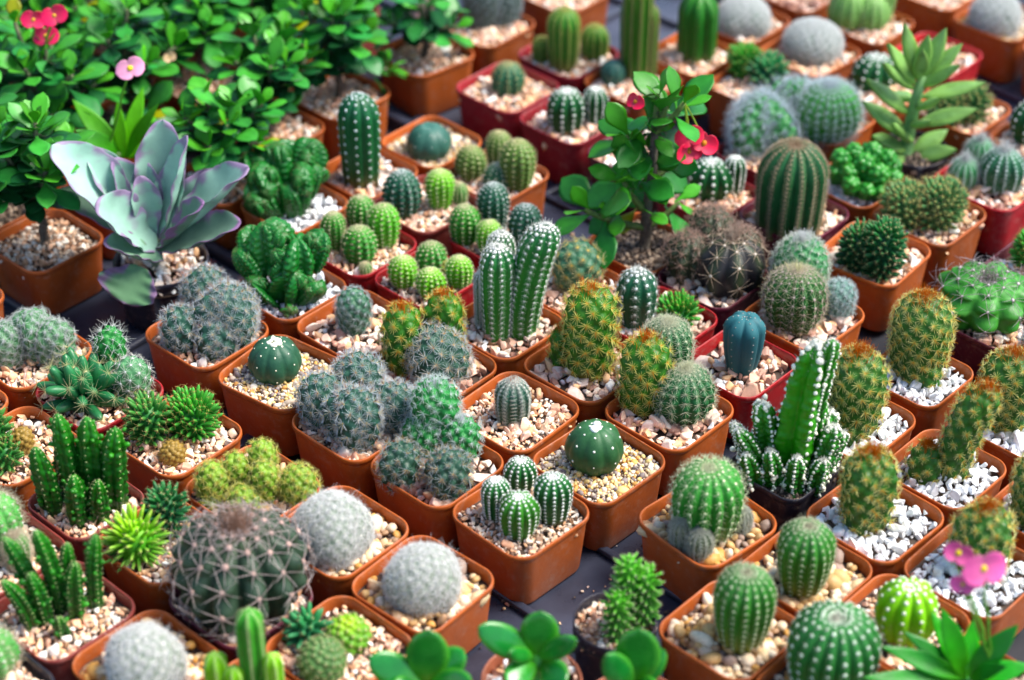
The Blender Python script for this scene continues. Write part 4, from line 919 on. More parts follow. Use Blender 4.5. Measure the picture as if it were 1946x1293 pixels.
 'crest_front': (-0.1512, 0.1155, 47, 0.0617, 'orange', 'white', []),
 'crest_back': (-0.1566, 0.2193, 47, 0.0617, 'orange', 'white', []),
 'grey_top': (-0.0216, 0.4904, 47, 0.065, 'orange', 'pink', [('greymini2', -1.5, 10.7, 15.2, 40.4, 0.0), ('greymini2', 13.0, 16.6, 14.2, 35.1, 0.0)]),
 'green_top': (0.0453, 0.4399, 47, 0.065, 'maroonred', 'pink', [('hedge', -4.0, -11.2, 13.0, 49.9, 0.0), ('hedge', 21.2, 5.8, 11.2, 26.1, 0.0), ('hedge', -21.1, 0.3, 7.6, 18.5, 0.0)]),
 'columns_a': (0.0953, 0.3967, 47, 0.0617, 'orange', 'pink', [('ceroid', 3.0, 15.5, 11.6, 83.7, 0.0), ('ceroid', 11.0, 19.3, 8.8, 60.2, 0.0), ('starblue', -15.3, 8.3, 10.4, 17.2, 0.0), ('starblue', -1.1, 30.3, 9.3, 58.1, 0.0)]),
 'columns_b': (0.1443, 0.4408, 47, 0.0605, 'orange', 'pink', [('ceroid2', 4.4, 5.2, 16.5, 54.4, 0.0)]),
 'snow_top_a': (0.1907, 0.4958, 47, 0.063, 'orange', 'pink', [('snow2', -0.4, -3.6, 22.0, 22.6, 0.0)]),
 'snow_top_b': (0.2402, 0.4425, 43, 0.065, 'orange', 'pink', [('snow2', 2.7, 8.4, 23.7, 23.8, 0.0)]),
 'duo_top': (0.1914, 0.3918, 47, 0.0617, 'orange', 'pink', [('fingergreen', -7.2, 22.6, 11.7, 23.6, 0.0), ('fingerblue', 10.6, 11.3, 14.1, 20.4, 0.0)]),
 'pale_lobes': (0.2944, 0.4922, 47, 0.0598, 'orange', 'pink', [('pale', -16.2, 9.0, 16.9, 30.6, 0.0), ('pale', 2.2, 5.8, 15.6, 26.2, 0.0), ('pale', 12.1, 16.2, 10.9, 34.8, 0.0)]),
 'top_bare_a': (0.2425, 0.5481, 47, 0.063, 'orange', 'coarse', []),
 'top_bare_b': (0.3606, 0.5519, 47, 0.063, 'orange', 'pink', []),
 'top_bare_c': (0.044, 0.5452, 47, 0.063, 'orange', 'pink', []),
 'snow_top_c': (0.4051, 0.4995, 47, 0.063, 'orange', 'fine', [('snow2', -6.4, -3.9, 20.1, 24.6, 0.0)]),
 'edge_c': (0.4531, 0.4477, 47, 0.065, 'orange', 'pink', []),
 'pink_pot': (0.3403, 0.4382, 47, 0.0605, 'red', 'pink', []),
 'dot_ball_top': (0.2897, 0.386, 47, 0.0605, 'orange', 'pink', [('dots2', -3.6, 13.2, 18.4, 24.6, 0.0)]),
 'yellow_right': (0.3467, 0.3529, 47, 0.0605, 'orange', 'pink', [('fingeryel', -13.3, -9.5, 13.1, 22.9, 0.0), ('fingeryel', 5.7, -7.2, 11.5, 26.4, 0.0)]),
 'lime_leaf': (-0.2906, 0.2433, 47, 0.0617, 'orange', 'soil', []),
 'tall_leaf': (0.3011, 0.2943, 0, 0.052, 'blackround', 'soil', []),
 'ball_edge': (0.3987, 0.3094, 47, 0.0617, 'orange', 'pink', [('dots2', -6.2, 7.2, 17.1, 31.0, 0.0)]),
 'yellow_star': (0.0425, 0.117, 47, 0.0617, 'orange', 'coarse', [('yelstar', 2.4, 10.5, 16.3, 30.1, 0.0)]),
}
CUSTOM = {'kalanchoe': [(-4, 0, 13, -70, 7, 84, 33), (-5, 7, 12, -48, 23, 75, 22), (-2, 10, 12, 8, 29, 97, 28), (-1, 3, 14, 33, 10, 92, 18), (-4, 0, 16, -10, 7, 65, 17), (-3, 7, 14, -9, 20, 70, 17), (-1, 0, 12, 72, 0, 68, 30), (2, -7, 12, 64, -20, 39, 22), (-1, -7, 14, -38, -23, 58, 30), (4, -13, 9, -32, -36, 34, 18), (-9, -23, 9, -20, -40, -10, 34), (-7, 7, 10, -71, 20, 39, 22), (0, -3, 12, 43, -29, 59, 22), (-1, 7, 9, 56, 20, 54, 27), (-5, 7, 10, -31, 20, 69, 21), (-2, 3, 12, 21, 20, 70, 18)], 'tall_leaf': [(-5, 0, 59, -20, 7, 102, 13), (-6, 0, 55, -34, -7, 92, 13), (-7, 0, 51, -37, -16, 80, 12), (-2, 0, 59, 14, 10, 96, 14), (-1, 0, 57, 27, 7, 84, 13), (-1, 0, 53, 23, -13, 77, 12), (0, 0, 44, 46, 0, 54, 13), (-7, 0, 30, -46, -7, 62, 14), (-5, 0, 10, -45, 0, 39, 16), (-6, 0, -1, -39, -20, 21, 16), (-1, 0, 21, 43, 0, 32, 14), (-2, 0, 6, -27, -26, 35, 12), (0, 0, -8, 30, -13, 5, 15), (-1, 0, -4, 26, 13, 7, 14), (-4, 0, 62, -1, 0, 97, 12), (-4, 0, 59, -7, -13, 93, 12), (-4, 0, -8, -26, -20, -1, 12), (-3, 0, 35, 9, -26, 55, 12), (-5, 0, 21, 3, -32, 39, 11), (-7, 3, 40, -15, 26, 31, 12)], 'lime_leaf': [(9, 0, 23, -22, 10, 66, 15), (10, 0, 23, 9, 7, 65, 10), (12, 0, 23, 25, 20, 70, 13), (14, 0, 23, 70, 7, 63, 9), (9, 0, 21, -16, -13, 55, 17), (12, 0, 23, 38, -7, 72, 11), (11, 0, 21, 1, -26, 26, 13), (14, 0, 23, 45, 20, 34, 11)], 'jade_a': [(3, 0, 18, 5, 7, 45, 21), (2, 0, 17, -29, 0, 40, 17), (3, 0, 17, 24, -10, 41, 12), (2, 0, 15, -14, -20, 17, 16), (5, 0, 14, 18, -20, 17, 16), (1, 0, 17, -13, -13, 34, 9), (6, 0, 17, 14, 13, 8, 11)], 'jade_b': [(-1, 0, 12, 1, 7, 46, 23), (-3, 0, 12, -31, 0, 32, 18), (0, 0, 12, 19, 7, 31, 17), (0, 0, 12, 24, -13, 29, 14), (-3, 0, 10, -20, -13, 18, 17)], 'jade_c': [(0, 0, 14, 1, 7, 53, 25), (-2, 0, 14, -17, -7, 48, 16), (1, 0, 14, 15, 7, 37, 12), (0, 0, 14, 11, -20, 34, 15)], 'pink_flower': [(-12, 0, 9, -58, 0, 34, 11), (-13, 0, 9, -28, 7, 53, 13), (-11, 0, 11, 9, 0, 48, 13), (-12, 0, 5, -68, -13, 25, 12), (-12, 0, 9, -30, 20, 39, 11), (-10, 0, 9, -1, -20, 40, 10), (-10, 0, 9, 21, 0, 20, 12), (-12, 0, 13, -10, 13, 39, 10), (-12, 0, 9, -45, 13, 32, 9)], 'crest_front': [(-9, 7, 29, 15.6), (-27, 0, 17, 11.3), (5, 0, 20, 15.6), (19, 7, 25, 11.3), (16, -13, 4, 9.6), (4, -10, 7, 12.1), (-17, -10, 4, 10.6), (2, -23, -3, 5.3), (-25, 13, 24, 10.6)], 'crest_back': [(-27, 13, 20, 10.5), (-9, 13, 22, 15.8), (8, 20, 24, 12.8), (-17, 0, 13, 16.5), (6, 0, 15, 13.5), (-22, -13, 6, 9.8), (13, 7, 14, 9.8), (-3, -7, 7, 10.5)], 'green_beads': [(-12, 0, 15, 6.5), (-2, 7, 15, 6.5), (10, 7, 16, 6.5), (20, 7, 10, 6.9), (3, -3, 12, 7.6), (-7, -7, 8, 6.1), (12, -10, 8, 8.0), (24, -3, 1, 5.7), (-6, -16, 4, 6.1), (4, -20, 2, 5.3), (-15, -3, 6, 5.7), (13, -20, 1, 4.6), (10, 20, 7, 6.9), (26, 13, 1, 5.7)], 'milii': [(2, 0, -13, 2.9), (3, 0, 26, 2.9), (6, 0, 56, 2.6), (6, 0, 90, 2.2), (14, 7, 107, 1.8), (25, 0, 112, 1.8), (-40, -13, 35, 1.8), (26, 7, 29, 1.8), (-14, -7, 54, 1.8), (-13, 7, 82, 1.8), (33, -7, 89, 8.0), (-8, -7, 117, 4.4), (8, 13, 111, 1.8)], 'flowers': {'pink_flower': [[-16, -7, 96], [-25, 10, 91], [-25, -7, 85]], 'lime_leaf': [[23, 0, 97]], 'milii': [[29, -7, 90], [39, -7, 85], [29, -10, 80], [-8, -7, 117]], 'milii_f': [[20, -7, 118], [3, 0, 111], [10, 0, 98]], 'milii_i': [[27, 0, 18]], 'milii_d': [[-2, 0, 39]], 'milii_g': [[42, -20, 64]]}}

INFO = {}
def I(key, label, nm='potted_cactus', cat='potted cactus'): INFO[key] = (nm, cat, label)
I('four_ball', 'four dark green white-dotted ball cacti clustered in an orange pot')
I('snow_front', 'white fuzzy snowball cactus in the orange pot nearest the bottom middle')
I('snow_mid', 'white fuzzy snowball cactus just right of the large dark thorny cactus')
I('snow_left', 'white fuzzy snowball cactus at the bottom left beside the dark green columns')
I('mixed_front', 'three small mixed cacti, one lime green, in an orange pot at the bottom edge')
I('gymno_front', 'very large dark ribbed cactus with long pinkish claw spines in a plum pot')
I('castle_front', 'knobbly dark green column cluster in a red-brown pot at the lower left')
I('edge_maroon', 'light green spiny cactus cut off by the left edge above the knobbly columns')
I('edge_low', 'pale spiny green cactus in the bottom left corner of the photo')
I('lime_finger', 'bright lime finger-leaved cactus beside a darker blue-green one in an orange pot')
I('yellow_clump', 'clump of yellow-spined thumb-like cacti behind the large dark thorny cactus')
I('castle_mid', 'tall dark green columns with yellow dots in a small brown-red pot at left')
I('finger_edge', 'green finger-tubercled cactus with a dried brown ball at the left edge')
I('finger_duo', 'two dark green tubercled balls with a small dry brown ball in front, orange pot')
I('red_trio', 'red pot holding a spiny pad cactus, a star-fingered plant and a whitish ball')
I('fluffy_left', 'feathery white cactus mound in an orange pot at the left edge')
I('edge_a', 'orange pot barely showing at the left edge above the finger-tubercled cactus')
I('edge_b', 'orange pot barely showing at the left edge behind the feathery white mound')
I('grey_a', 'grey hairy cactus clump in an orange pot below the purple-edged rosette')
I('star_left', 'smooth green star cactus with a creamy top, in front of the grey clump at left')
I('grey_b', 'largest grey hairy cactus clump of four balls with reddish spine tips, orange pot')
I('grey_green', 'bright green hairy heads above two grey balls sharing one orange pot')
I('ribbed_small', 'single small dark ribbed cactus centred in pink gravel, middle of the photo')
I('star_mid', 'smooth dark green star cactus with white tufts, right of the four dotted balls')
I('gold_mid', 'tall golden-spined cactus with a side shoot beside the tall dotted columns')
I('gold_pair', 'golden-spined cactus beside two round dark spiny balls in one orange pot')
I('column_trio', 'tall green white-dotted columns, the right one leaning, in the middle of the photo')
I('grey_gold', 'grey hairy ball between two golden-spined cacti in one orange pot')
I('small_pink', 'small pale green hairy cactus in pink gravel behind the left star cactus')
I('five_ball', 'five lime and green balls around a tiny yellow one in a red pot')
I('light_balls', 'five crowded peanut-like green balls in the red pot below the dotted column')
I('peanut_a', 'dark green ball beside a bright lime ball, behind the five crowded balls')
I('peanut_b', 'four green peanut cacti in a red pot behind the tall dotted columns')
I('tall_dot', 'single tall dark column with white dots in an orange pot')
I('blue_ball', 'smooth blue-green ball cactus in a shallow-filled orange pot')
I('olive_clump', 'four olive green barrel cacti in an orange pot right of the blue-green ball')
I('maroon_small', 'tiny round cactus alone in a dark red pot filled with pale gravel')
I('maroon_pair', 'pair of white-dotted ribbed balls in a dark red pot behind the flowering thorn plant')
I('maroon_bare', 'plum pot of gravel half hidden by the leaves of the flowering thorn plant')
I('milii', 'thorny shrub with round green leaves and bright pink-red flowers, upper middle', 'crown_of_thorns_plant', 'thorn plant')
I('white_dot_ball', 'dark green white-dotted balls in a red pot right of the pink-red flowers')
I('tall_tan', 'tall barrel cactus with tan spined ribs in a plum pot')
I('woolly_a', 'bluish white hairy ball left in the woolly group behind the tan-ribbed cactus')
I('woolly_b', 'woolly bright green cactus with white hair, right in the woolly group')
I('green_beads', 'cluster of smooth green bead-like balls in white gravel')
I('yellow_finger', 'low pale green clump with yellow spines in an orange pot right of the green beads')
I('red_big', 'frosty ribbed ball with small offsets in a big bright red pot at the right edge')
I('dark_finger', 'upright dark finger-tubercled cactus in an orange pot behind the spiny ball')
I('gymno_dark', 'dark brown-green thorny cactus ringed by brown spiny offsets in a plum pot')
I('spiny_ball', 'round dark green cactus with pink-yellow spines, green and white ones behind it')
I('red_dot', 'dark white-starred column in the red pot behind the golden and spiny pair')
I('blue_column', 'smooth blue ribbed cactus in a red pot')
I('pillar', 'bright green winged pillar cactus with white woolly edges and many offshoots')
I('gold_a', 'golden-spined cactus in white gravel, rear one below the orange pot with dark fingers')
I('gold_b', 'golden-spined cactus in white gravel right beside the woolly-edged pillar')
I('gold_c', 'golden-spined cactus in white gravel at the right edge beneath the green thorny cactus')
I('gold_d', 'golden-spined cactus leaning right with a rusty side shoot at its foot')
I('gold_e', 'golden-spined cactus in white gravel right in front of the pillar cactus')
I('gold_f', 'golden-spined cactus in white gravel behind the blurred pink flower')
I('gold_g', 'golden-spined cactus cut off by the right edge above the blurred pink flower')
I('barrel_a', 'round green barrel cactus with hairy offsets in an orange pot below the spiny pair')
I('barrel_b', 'upright ribbed oval cactus in yellow-brown gravel, middle of the three lower right barrels')
I('barrel_c', 'upright ribbed oval cactus at the bottom, leftmost of the lower right barrels')
I('barrel_d', 'large ribbed barrel cactus cut off by the bottom edge')
I('lime_ball', 'bright lime yellow ribbed ball cactus with white dots')
I('gymno_green', 'broad light green ribbed cactus with dark curved spines in a plum pot')
I('pink_rim', 'plum pot with a dark leafy cactus at the right edge behind the green thorny one')
I('edge_grey', 'grey hairy cactus cut off by the right edge')
I('black_small', 'small knobbly twig cactus in a round black pot at the bottom')
J = ('potted_succulent', 'potted succulent')
I('jade_a', 'jade plant with round glossy leaves, middle one at the bottom edge', *J)
I('jade_b', 'jade plant with round glossy leaves in front of the snowball cactus', *J)
I('jade_c', 'jade plant with an upright glossy leaf below the round black pot', *J)
I('pink_flower', 'blurred green leaves with a pink flower on a stalk at the bottom right', *J)
I('column_front', 'smooth bright green column with lime shoots at the bottom edge')
T = ('crown_of_thorns_plant', 'thorn plant')
I('gravel_left', 'leafy thorn plant in an orange pot left of the purple-edged rosette', *T)
I('milii_a', 'leafy thorn plant in a gravel filled pot behind the rear knobbly crested cactus', *T)
I('milii_b', 'leafy thorn plant in the pot directly behind the tall dotted column', *T)
I('milii_c', 'leafy thorn plant right behind the purple-edged rosette', *T)
I('milii_d', 'leafy thorn plant with a pale pink flower in a big orange pot at the top', *T)
I('milii_e', 'leafy thorn plant at the left edge beside the purple-edged rosette', *T)
I('milii_f', 'leafy thorn plant with three red flowers at the upper left', *T)
I('milii_g', 'leafy thorn plant with a cream bud above the rosette', *T)
I('milii_h', 'leafy thorn plant in the middle of the upper left thicket', *T)
I('milii_i', 'leafy thorn plant with one small red flower in the upper left thicket', *T)
I('milii_j', 'leafy thorn plant at the right end of the upper left thicket', *T)
I('milii_k', 'leafy thorn plant behind the three red flowers', *T)
I('milii_l', 'leafy thorn plant at the top edge right of the three red flowers', *T)
I('milii_m', 'leafy thorn plant at the top edge in the centre of the thicket', *T)
I('milii_n', 'leafy thorn plant at the left edge below the three red flowers', *T)
I('milii_o', 'leafy thorn plant in the top left corner', *T)
I('milii_p', 'leafy thorn plant at the top edge left of the small red flower', *T)
I('kalanchoe', 'large blue-grey rosette with purple-edged leaves in a round black pot', *J)
I('crest_front', 'knobbly dark green crested cactus in white gravel, front one of two')
I('crest_back', 'knobbly dark green crested cactus in white gravel, rear one of two')
I('grey_top', 'greyish clump in an orange pot at the top edge beside the pale pink flower')
I('green_top', 'three-headed bright green cactus in a dark red pot near the top')
I('columns_a', 'two thick dark green columns with small blue-green balls near the top')
I('columns_b', 'dark green ribbed column at the top edge right of the two thick columns')
I('snow_top_a', 'white snowball cactus at the top edge, left of the two neighbouring ones')
I('snow_top_b', 'white snowball cactus near the top in front of the pale green lobes')
I('duo_top', 'small green cactus pair in an orange pot below the top snowball cacti')
I('pale_lobes', 'pale green lobed cactus clump at the top edge')
I('top_bare_a', 'orange pot of gravel at the top edge between snowball and pale lobes')
I('top_bare_b', 'orange pot of pink gravel at the top edge right of the pale lobes')
I('top_bare_c', 'orange pot of gravel at the top edge above the three-headed green cactus')
I('snow_top_c', 'white snowball cactus in the upper right corner')
I('edge_c', 'orange pot cut off by the right edge below the corner snowball')
I('pink_pot', 'red pot of pink gravel behind the tall leafy succulent')
I('dot_ball_top', 'dark green dotted ball left of the tall leafy succulent')
I('yellow_right', 'low green yellow-spined clump in an orange pot right of the tall leafy succulent')
I('tall_leaf', 'tall pale green succulent with pointed fleshy leaves up its stem', *J)
I('ball_edge', 'dark green dotted ball cut off by the right edge above the red pot')
I('lime_leaf', 'yellow-green long-leaved plant with a pale pink flower behind the rosette', *J)
I('yellow_star', 'round cactus with golden star spines between the columns and the thorn plant')
for _k in ('edge_b', 'maroon_bare', 'top_bare_a', 'top_bare_b', 'top_bare_c', 'edge_c', 'pink_pot'): INFO[_k] = ('gravel_pot', 'flower pot', INFO[_k][2])


GRP = {'potted cactus': 'potted cacti set out in rows', 'potted succulent': 'potted leafy succulents', 'thorn plant': 'crown of thorns plants in pots', 'flower pot': 'pots showing only gravel'}
ROOT = {}
for i, (key, (x, y, rot, size, colour, gravel, stems)) in enumerate(LAYOUT.items()):
    nm, cat, lab = INFO[key]
    e = bpy.data.objects.new(nm, None); COL.objects.link(e)
    e.empty_display_size = .02
    e.location = (x, y, 0)
    e['label'] = lab; e['category'] = cat; e['group'] = GRP[cat]
    ROOT[key] = e
    rot = math.radians(rot)
    make_pot(e, colour, size, rot)
    go = link('gravel', gravel_for(gravel, i, 'round' in colour), e)
    go['kind'] = 'stuff'
    go.rotation_euler.z = rot + (i % 4) * math.pi / 2
    go.scale = (size / .065, size / .065, 1)
    go.location.z = RIM - .0050
    for j, s in enumerate(stems):
        o = cactus(e, s[0], s[1], s[2], s[3], s[4], s[5], seed=i * 31 + j)
        if s[0] in ('star', 'starb'):
            sp_ = SPECIES[s[0]]; rng = np.random.default_rng(i)
            r = s[3] * mm; hh = s[4] * mm + .003
            n = 9 if s[0] == 'starb' else 8
            t = rng.uniform(0, 6.28, n); q = rng.uniform(.05, .26, n) * r
            P_ = np.c_[q * np.cos(t), q * np.sin(t), np.full(n, hh - .0012)]
            N_ = np.tile([0, 0, 1.0], (n, 1))
            build('wool_cap', [blobs(P_, N_, rng.uniform(.0013, .0026, n), (.80, .77, .62) if s[0] == 'star' else (.82, .82, .76), rng, .75, ICO1)], M['wool'], o)

# ---- clump of fairy-castle columns
def castle(key, cols, seed):
    rng = np.random.default_rng(seed); e = ROOT[key]
    for k, (x, y, tx, ty, h, r) in enumerate(cols):
        r *= 1.24 if key == 'castle_mid' else 1.12
        o = cactus(e, 'castle', x, y, r, h, tx, seed=seed + k, lean_y=ty)
        # budding offshoots on the ribs
        nb = rng.integers(9, 16); B = []
        ch = []
        t = rng.uniform(.15, .95, nb); a = rng.uniform(0, 2 * np.pi, nb)
        P_ = np.c_[(r * .86) * np.cos(a) + tx * t * t, (r * .86) * np.sin(a) + ty * t * t, t * h] * mm
        N_ = norm(np.c_[np.cos(a), np.sin(a), rng.uniform(.2, .9, nb)])
        ch.append(blobs(P_, N_, rng.uniform(.7, 1.7, nb) * mm, (.035, .19, .022), rng, 1.5, ICO1, .2))
        build('offshoot', ch, M['waxy'], o)
castle('castle_mid', [(-8, 3, -2, 2, 66, 6.2), (5, 4, 1, 3, 62, 6.6), (-20, -2, -4, 0, 47, 6.0), (17, 2, 6, 0, 58, 7.0), (-2, -12, 0, 0, 34, 6.0), (-13, 12, 0, 2, 40, 5.5), (10, -10, 2, -2, 30, 5.2)], 700)
castle('castle_front', [(-2, 4, -6, 0, 60, 5.2), (-12, 2, -14, 3, 54, 4.8), (8, 0, 4, 0, 40, 5.2), (17, 8, 5, 4, 50, 4.8), (-16, -8, -10, -4, 38, 4.8), (-9, -4, -4, 0, 36, 5.2), (2, 14, 2, 4, 38, 4.8), (2, -14, 0, -2, 14, 4)], 730)

# ---- woolly-edged pillar with its offshoots
def pillar():
    e = ROOT['pillar']
    cactus(e, 'pillar', 6, 0, 16.0, 96, 6, seed=811)
    cactus(e, 'pillarsmall', 12, -2, 6.0, 100, 8, seed=812, lean_y=-1)
    rng = np.random.default_rng(8)
    for k, (x, y, r, h, lx) in enumerate([(-11, 2, 8.5, 50, -6), (-17, -6, 6.5, 36, -14), (-20, -12, 7, 22, -6), (-8, -14, 6.5, 26, -4), (4, -18, 6.5, 24, 0), (20, -8, 7.5, 40, 6),
                                          (25, -2, 6.5, 30, 8), (16, -18, 6, 22, 4), (-23, 2, 5.5, 34, -10), (22, 6, 7.5, 40, 3)]):
        cactus(e, 'pillarsmall', x, y, r, h, lx, seed=820 + k)
pillar()

# ---- crested cacti and the beaded clump: lobes swelling out of one foot
def lobes(key, spec, seed, sx=1.0):
    e = ROOT[key]; rng = np.random.default_rng(seed)
    foot = np.array([0, 0, -7.0])
    for k, (x, y, z, r) in enumerate(CUSTOM[key]):
        c = np.array([x, y, z]); d = c - np.array([0, -2, -9.0]); L = np.linalg.norm(d); d /= L
        d = norm(d + np.array([0, 0, .5]))
        st = c - d * r * 1.15
        st[2] = max(st[2], -9)
        o = cactus(e, spec, st[0], st[1], r, r * 2.25, 0, seed=seed + k, z0=RIM + st[2] * mm, tilt=tuple(d))
        if spec == 'crest':
            o.scale = (1.0, .66, 1.0)
            for q in range(4):
                t = rng.uniform(0, 6.28); rr = r * rng.uniform(.34, .5)
                dd = norm(d + rng.normal(0, .55, 3) + [0, -.25, .2]); s2 = c + dd * r * .45 - dd * rr * .6
                cactus(e, spec, s2[0], s2[1], rr, rr * 2.0, 0, seed=seed + 50 + k * 5 + q, z0=RIM + max(s2[2], -9) * mm, tilt=tuple(dd))
lobes('crest_front', 'crest', 900); lobes('crest_back', 'crest', 930); lobes('green_beads', 'bead', 960)

# ---- leafy plants
def stem_mesh(name, root, pts, rad, col=(.10, .085, .07), m='bark', thorns=0, rng=None):
    ch = [tube(np.array(pts), rad, col)]
    o = build(name, ch, M[m], root)
    if thorns:
        P_ = np.array(pts); ii = rng.integers(0, len(P_) - 1, thorns); f = rng.uniform(0, 1, (thorns, 1))
        A = P_[ii] * (1 - f) + P_[ii + 1] * f; N_ = norm(rng.normal(size=(thorns, 3)) * [1, 1, .3])
        rr = np.broadcast_to(np.asarray(rad, float), (len(P_),))[ii]
        build('thorns', [spines(A + N_ * rr[:, None] * .8, N_, 1, .0065, 80, .00035, (.10, .08, .07), (.20, .17, .15), rng)], M['spine'], o)
    return o
TIPZ = RIM - .008
def milii(key, seed, tips=None, height=.105, spread=.035, n=9, LL=.026, dense=1.0, flowers=(), fcol=(.80, .02, .08)):
    e = ROOT[key]; rng = np.random.default_rng(seed)
    base = np.array([0, 0, TIPZ])
    greens = [(.10, .37, .04), (.028, .19, .045)]
    foliage = []
    if tips is None:
        tips = []
        for k in range(n):
            t = k * 2.4 + rng.uniform(-.3, .3); q = spread * math.sqrt((k + .6) / n) * rng.uniform(.8, 1.25)
            tips.append((q * math.cos(t), q * math.sin(t), RIM + height * (1 - .50 * (q / spread) ** 2 * rng.uniform(.5, 1.4)) * rng.uniform(.8, 1.1)))
    fork = np.array([0, 0, RIM + height * .30])
    stem_mesh('trunk', e, curve_pts(base, fork, 6, rng=rng, wob=.001), np.linspace(.0034, .0029, 6), thorns=40, rng=rng)
    for k, tp in enumerate(tips):
        tp = np.array(tp); ctrl = fork + (tp - fork) * [.35, .35, .45]
        pts = np.array([(1 - u) ** 2 * fork + 2 * u * (1 - u) * (ctrl + [0, 0, 0]) + u * u * tp for u in np.linspace(0, 1, 8)])
        stem_mesh('branch', e, pts, np.linspace(.0026, .0015, 8), (.11, .12, .07), thorns=26, rng=rng)
        d = norm(pts[-1] - pts[-3])
        foliage += leaf_chunk_whorl(tp, d + np.array([0, 0, .5]), int(rng.integers(6, 11) * dense), LL, LL * .58, rng, greens)
        for u in rng.uniform(.3, .95, int(6 * dense)):                       # older leaves lower down
            p = pts[int(u * 7)]; a = rng.uniform(0, 6.28); o = np.array([math.cos(a), math.sin(a), rng.uniform(-.2, .5)])
            foliage.append(leaf(p, p + norm(o) * LL * rng.uniform(.7, 1.15), LL * .56, rng, .0005, 'obovate', .1, .15, col=(.014, .095, .028), mid=(.04, .17, .05), nu=8, nv=9))
    build('foliage', foliage, M['leaf'], e)
    return e

# top-left thicket
for k, (key, hgt, spr, n, den) in enumerate([('milii_a', .082, .036, 9, 1.0), ('milii_b', .085, .036, 9, 1.0), ('milii_c', .072, .034, 9, 1.0), ('milii_d', .055, .030, 7, .9), ('milii_e', .098, .036, 10, 1.0),
                                           ('milii_f', .105, .042, 11, 1.0), ('milii_g', .090, .042, 11, 1.0), ('milii_h', .088, .042, 11, 1.0), ('milii_i', .082, .042, 11, 1.0), ('milii_j', .082, .040, 11, 1.0),
                                           ('milii_k', .095, .045, 12, 1.0), ('milii_l', .095, .045, 12, 1.0), ('milii_m', .088, .045, 12, 1.0), ('milii_n', .095, .045, 12, 1.0), ('milii_o', .095, .045, 12, 1.0), ('milii_p', .088, .045, 11, 1.0)]):
    milii(key, 1200 + k, height=hgt, spread=spr, n=n, dense=den)
milii('gravel_left', 1250, height=.095, spread=.028, n=7, dense=1.4, tips=[(-.032, -.022, RIM + .052), (.014, -.022, RIM + .070), (-.02, -.01, RIM + .085), (.008, -.006, RIM + .098), (.006, .004, RIM + .088), (-.012, .006, RIM + .072), (.02, .01, RIM + .070), (-.03, -.004, RIM + .055), (.0, .02, RIM + .08)])

# the flowering plant in the middle: every leaf cluster where it grows
def centre_milii():
    e = ROOT['milii']; rng = np.random.default_rng(77)
    A = [np.array(p[:3]) * mm + [0, 0, RIM] for p in CUSTOM['milii']]
    A = [np.array([p[0], p[1], p[2]]) for p in A]
    A[0][2] = TIPZ
    stem_mesh('trunk', e, [A[0], (A[0] + A[1]) / 2 + [.001, 0, 0], A[1], A[2], A[3]], [.0044, .0042, .0038, .0032, .0024], thorns=110, rng=rng)
    for a, b in ((A[3], A[4]), (A[3], A[5]), (A[1] * .6 + A[0] * .4, A[6]), (A[1] * .6 + A[0] * .4, A[7]), (A[1], A[8]), (A[2], A[9]), (A[3], A[12]), (A[2], (A[7] + A[3]) / 2)):
        stem_mesh('branch', e, curve_pts(a, b, 6, -.003), np.linspace(.003, .0017, 6), (.10, .15, .05), thorns=14, rng=rng)
    greens = [(.09, .34, .035), (.025, .175, .035)]
    spec = [(A[4], (-.35, -.2, 1), 9, .027), (A[5], (.6, -.1, .9), 7, .024), (A[12], (-.1, .4, .8), 6, .025), (A[9], (-.8, -.3, .6), 10, .027), (A[8], (-.7, -.6, .4), 10, .026), (A[6], (-.9, -.5, .6), 9, .028), (A[7], (.8, -.5, .5), 6, .021),
            (A[3], (.3, -.7, .5), 9, .025), (A[2], (.3, -.8, .2), 8, .023), (A[2], (-.6, -.6, .2), 9, .024), ((A[2] + A[9]) / 2, (-.5, -.6, .5), 8, .025), ((A[1] + A[6]) / 2, (-.4, -.8, .5), 5, .022), (A[1], (.4, -.7, .3), 5, .020)]
    for p, d, n, L in spec:
        for c in leaf_chunk_whorl(p, d, max(4, int(n * .72)), L * 1.3, L * .72, rng, greens, cup=.10):
            build('leaf', [c], M['leaf'], e)
    pk = (.78, .012, .075)
    st = A[5]
    for k, f in enumerate(CUSTOM['flowers']['milii']):
        c = np.array(f) * mm + [0, 0, RIM]
        o0 = st if k < 3 else A[12]
        stalk = build('flower_stalk', [tube(curve_pts(o0, c, 6, .002), .0007, (.20, .30, .04), 6)], M['waxy'], e)
        flower(stalk, c, (.1 + .2 * (k - 1), -1, .55) if k < 3 else (-.6, -.6, .6), .0165 if k < 3 else .012, pk, (.55, .22, .03), rng)
centre_milii()

def stalk_flowers(key, size, col, eye, z0, base=(0, 0)):
    e = ROOT[key]; rng = np.random.default_rng(len(key))
    F_ = [np.array(f) * mm + [0, 0, RIM] for f in CUSTOM['flowers'][key]]
    for k_, c in enumerate(F_):
        if key == 'pink_flower': size = (.027, .016, .014)[k_]
        s = build('flower_stalk', [tube(curve_pts((base[0], base[1], z0), c, 7, .0, rng, .0006), .0009, (.12, .30, .05), 6)], M['waxy'], e)
        flower(s, c, (rng.uniform(-.2, .5), -1, .5), size * rng.uniform(.62, .8), col, eye, rng)
stalk_flowers('milii_f', .020, (.80, .03, .12), (.8, .5, .1), RIM + .07)
stalk_flowers('milii_i', .013, (.80, .03, .10), (.8, .5, .1), RIM + .012, (.012, .0))
stalk_flowers('milii_g', .010, (.85, .60, .35), (.8, .5, .1), RIM + .05)
stalk_flowers('milii_d', .020, (.82, .52, .50), (.8, .5, .2), RIM + .025)
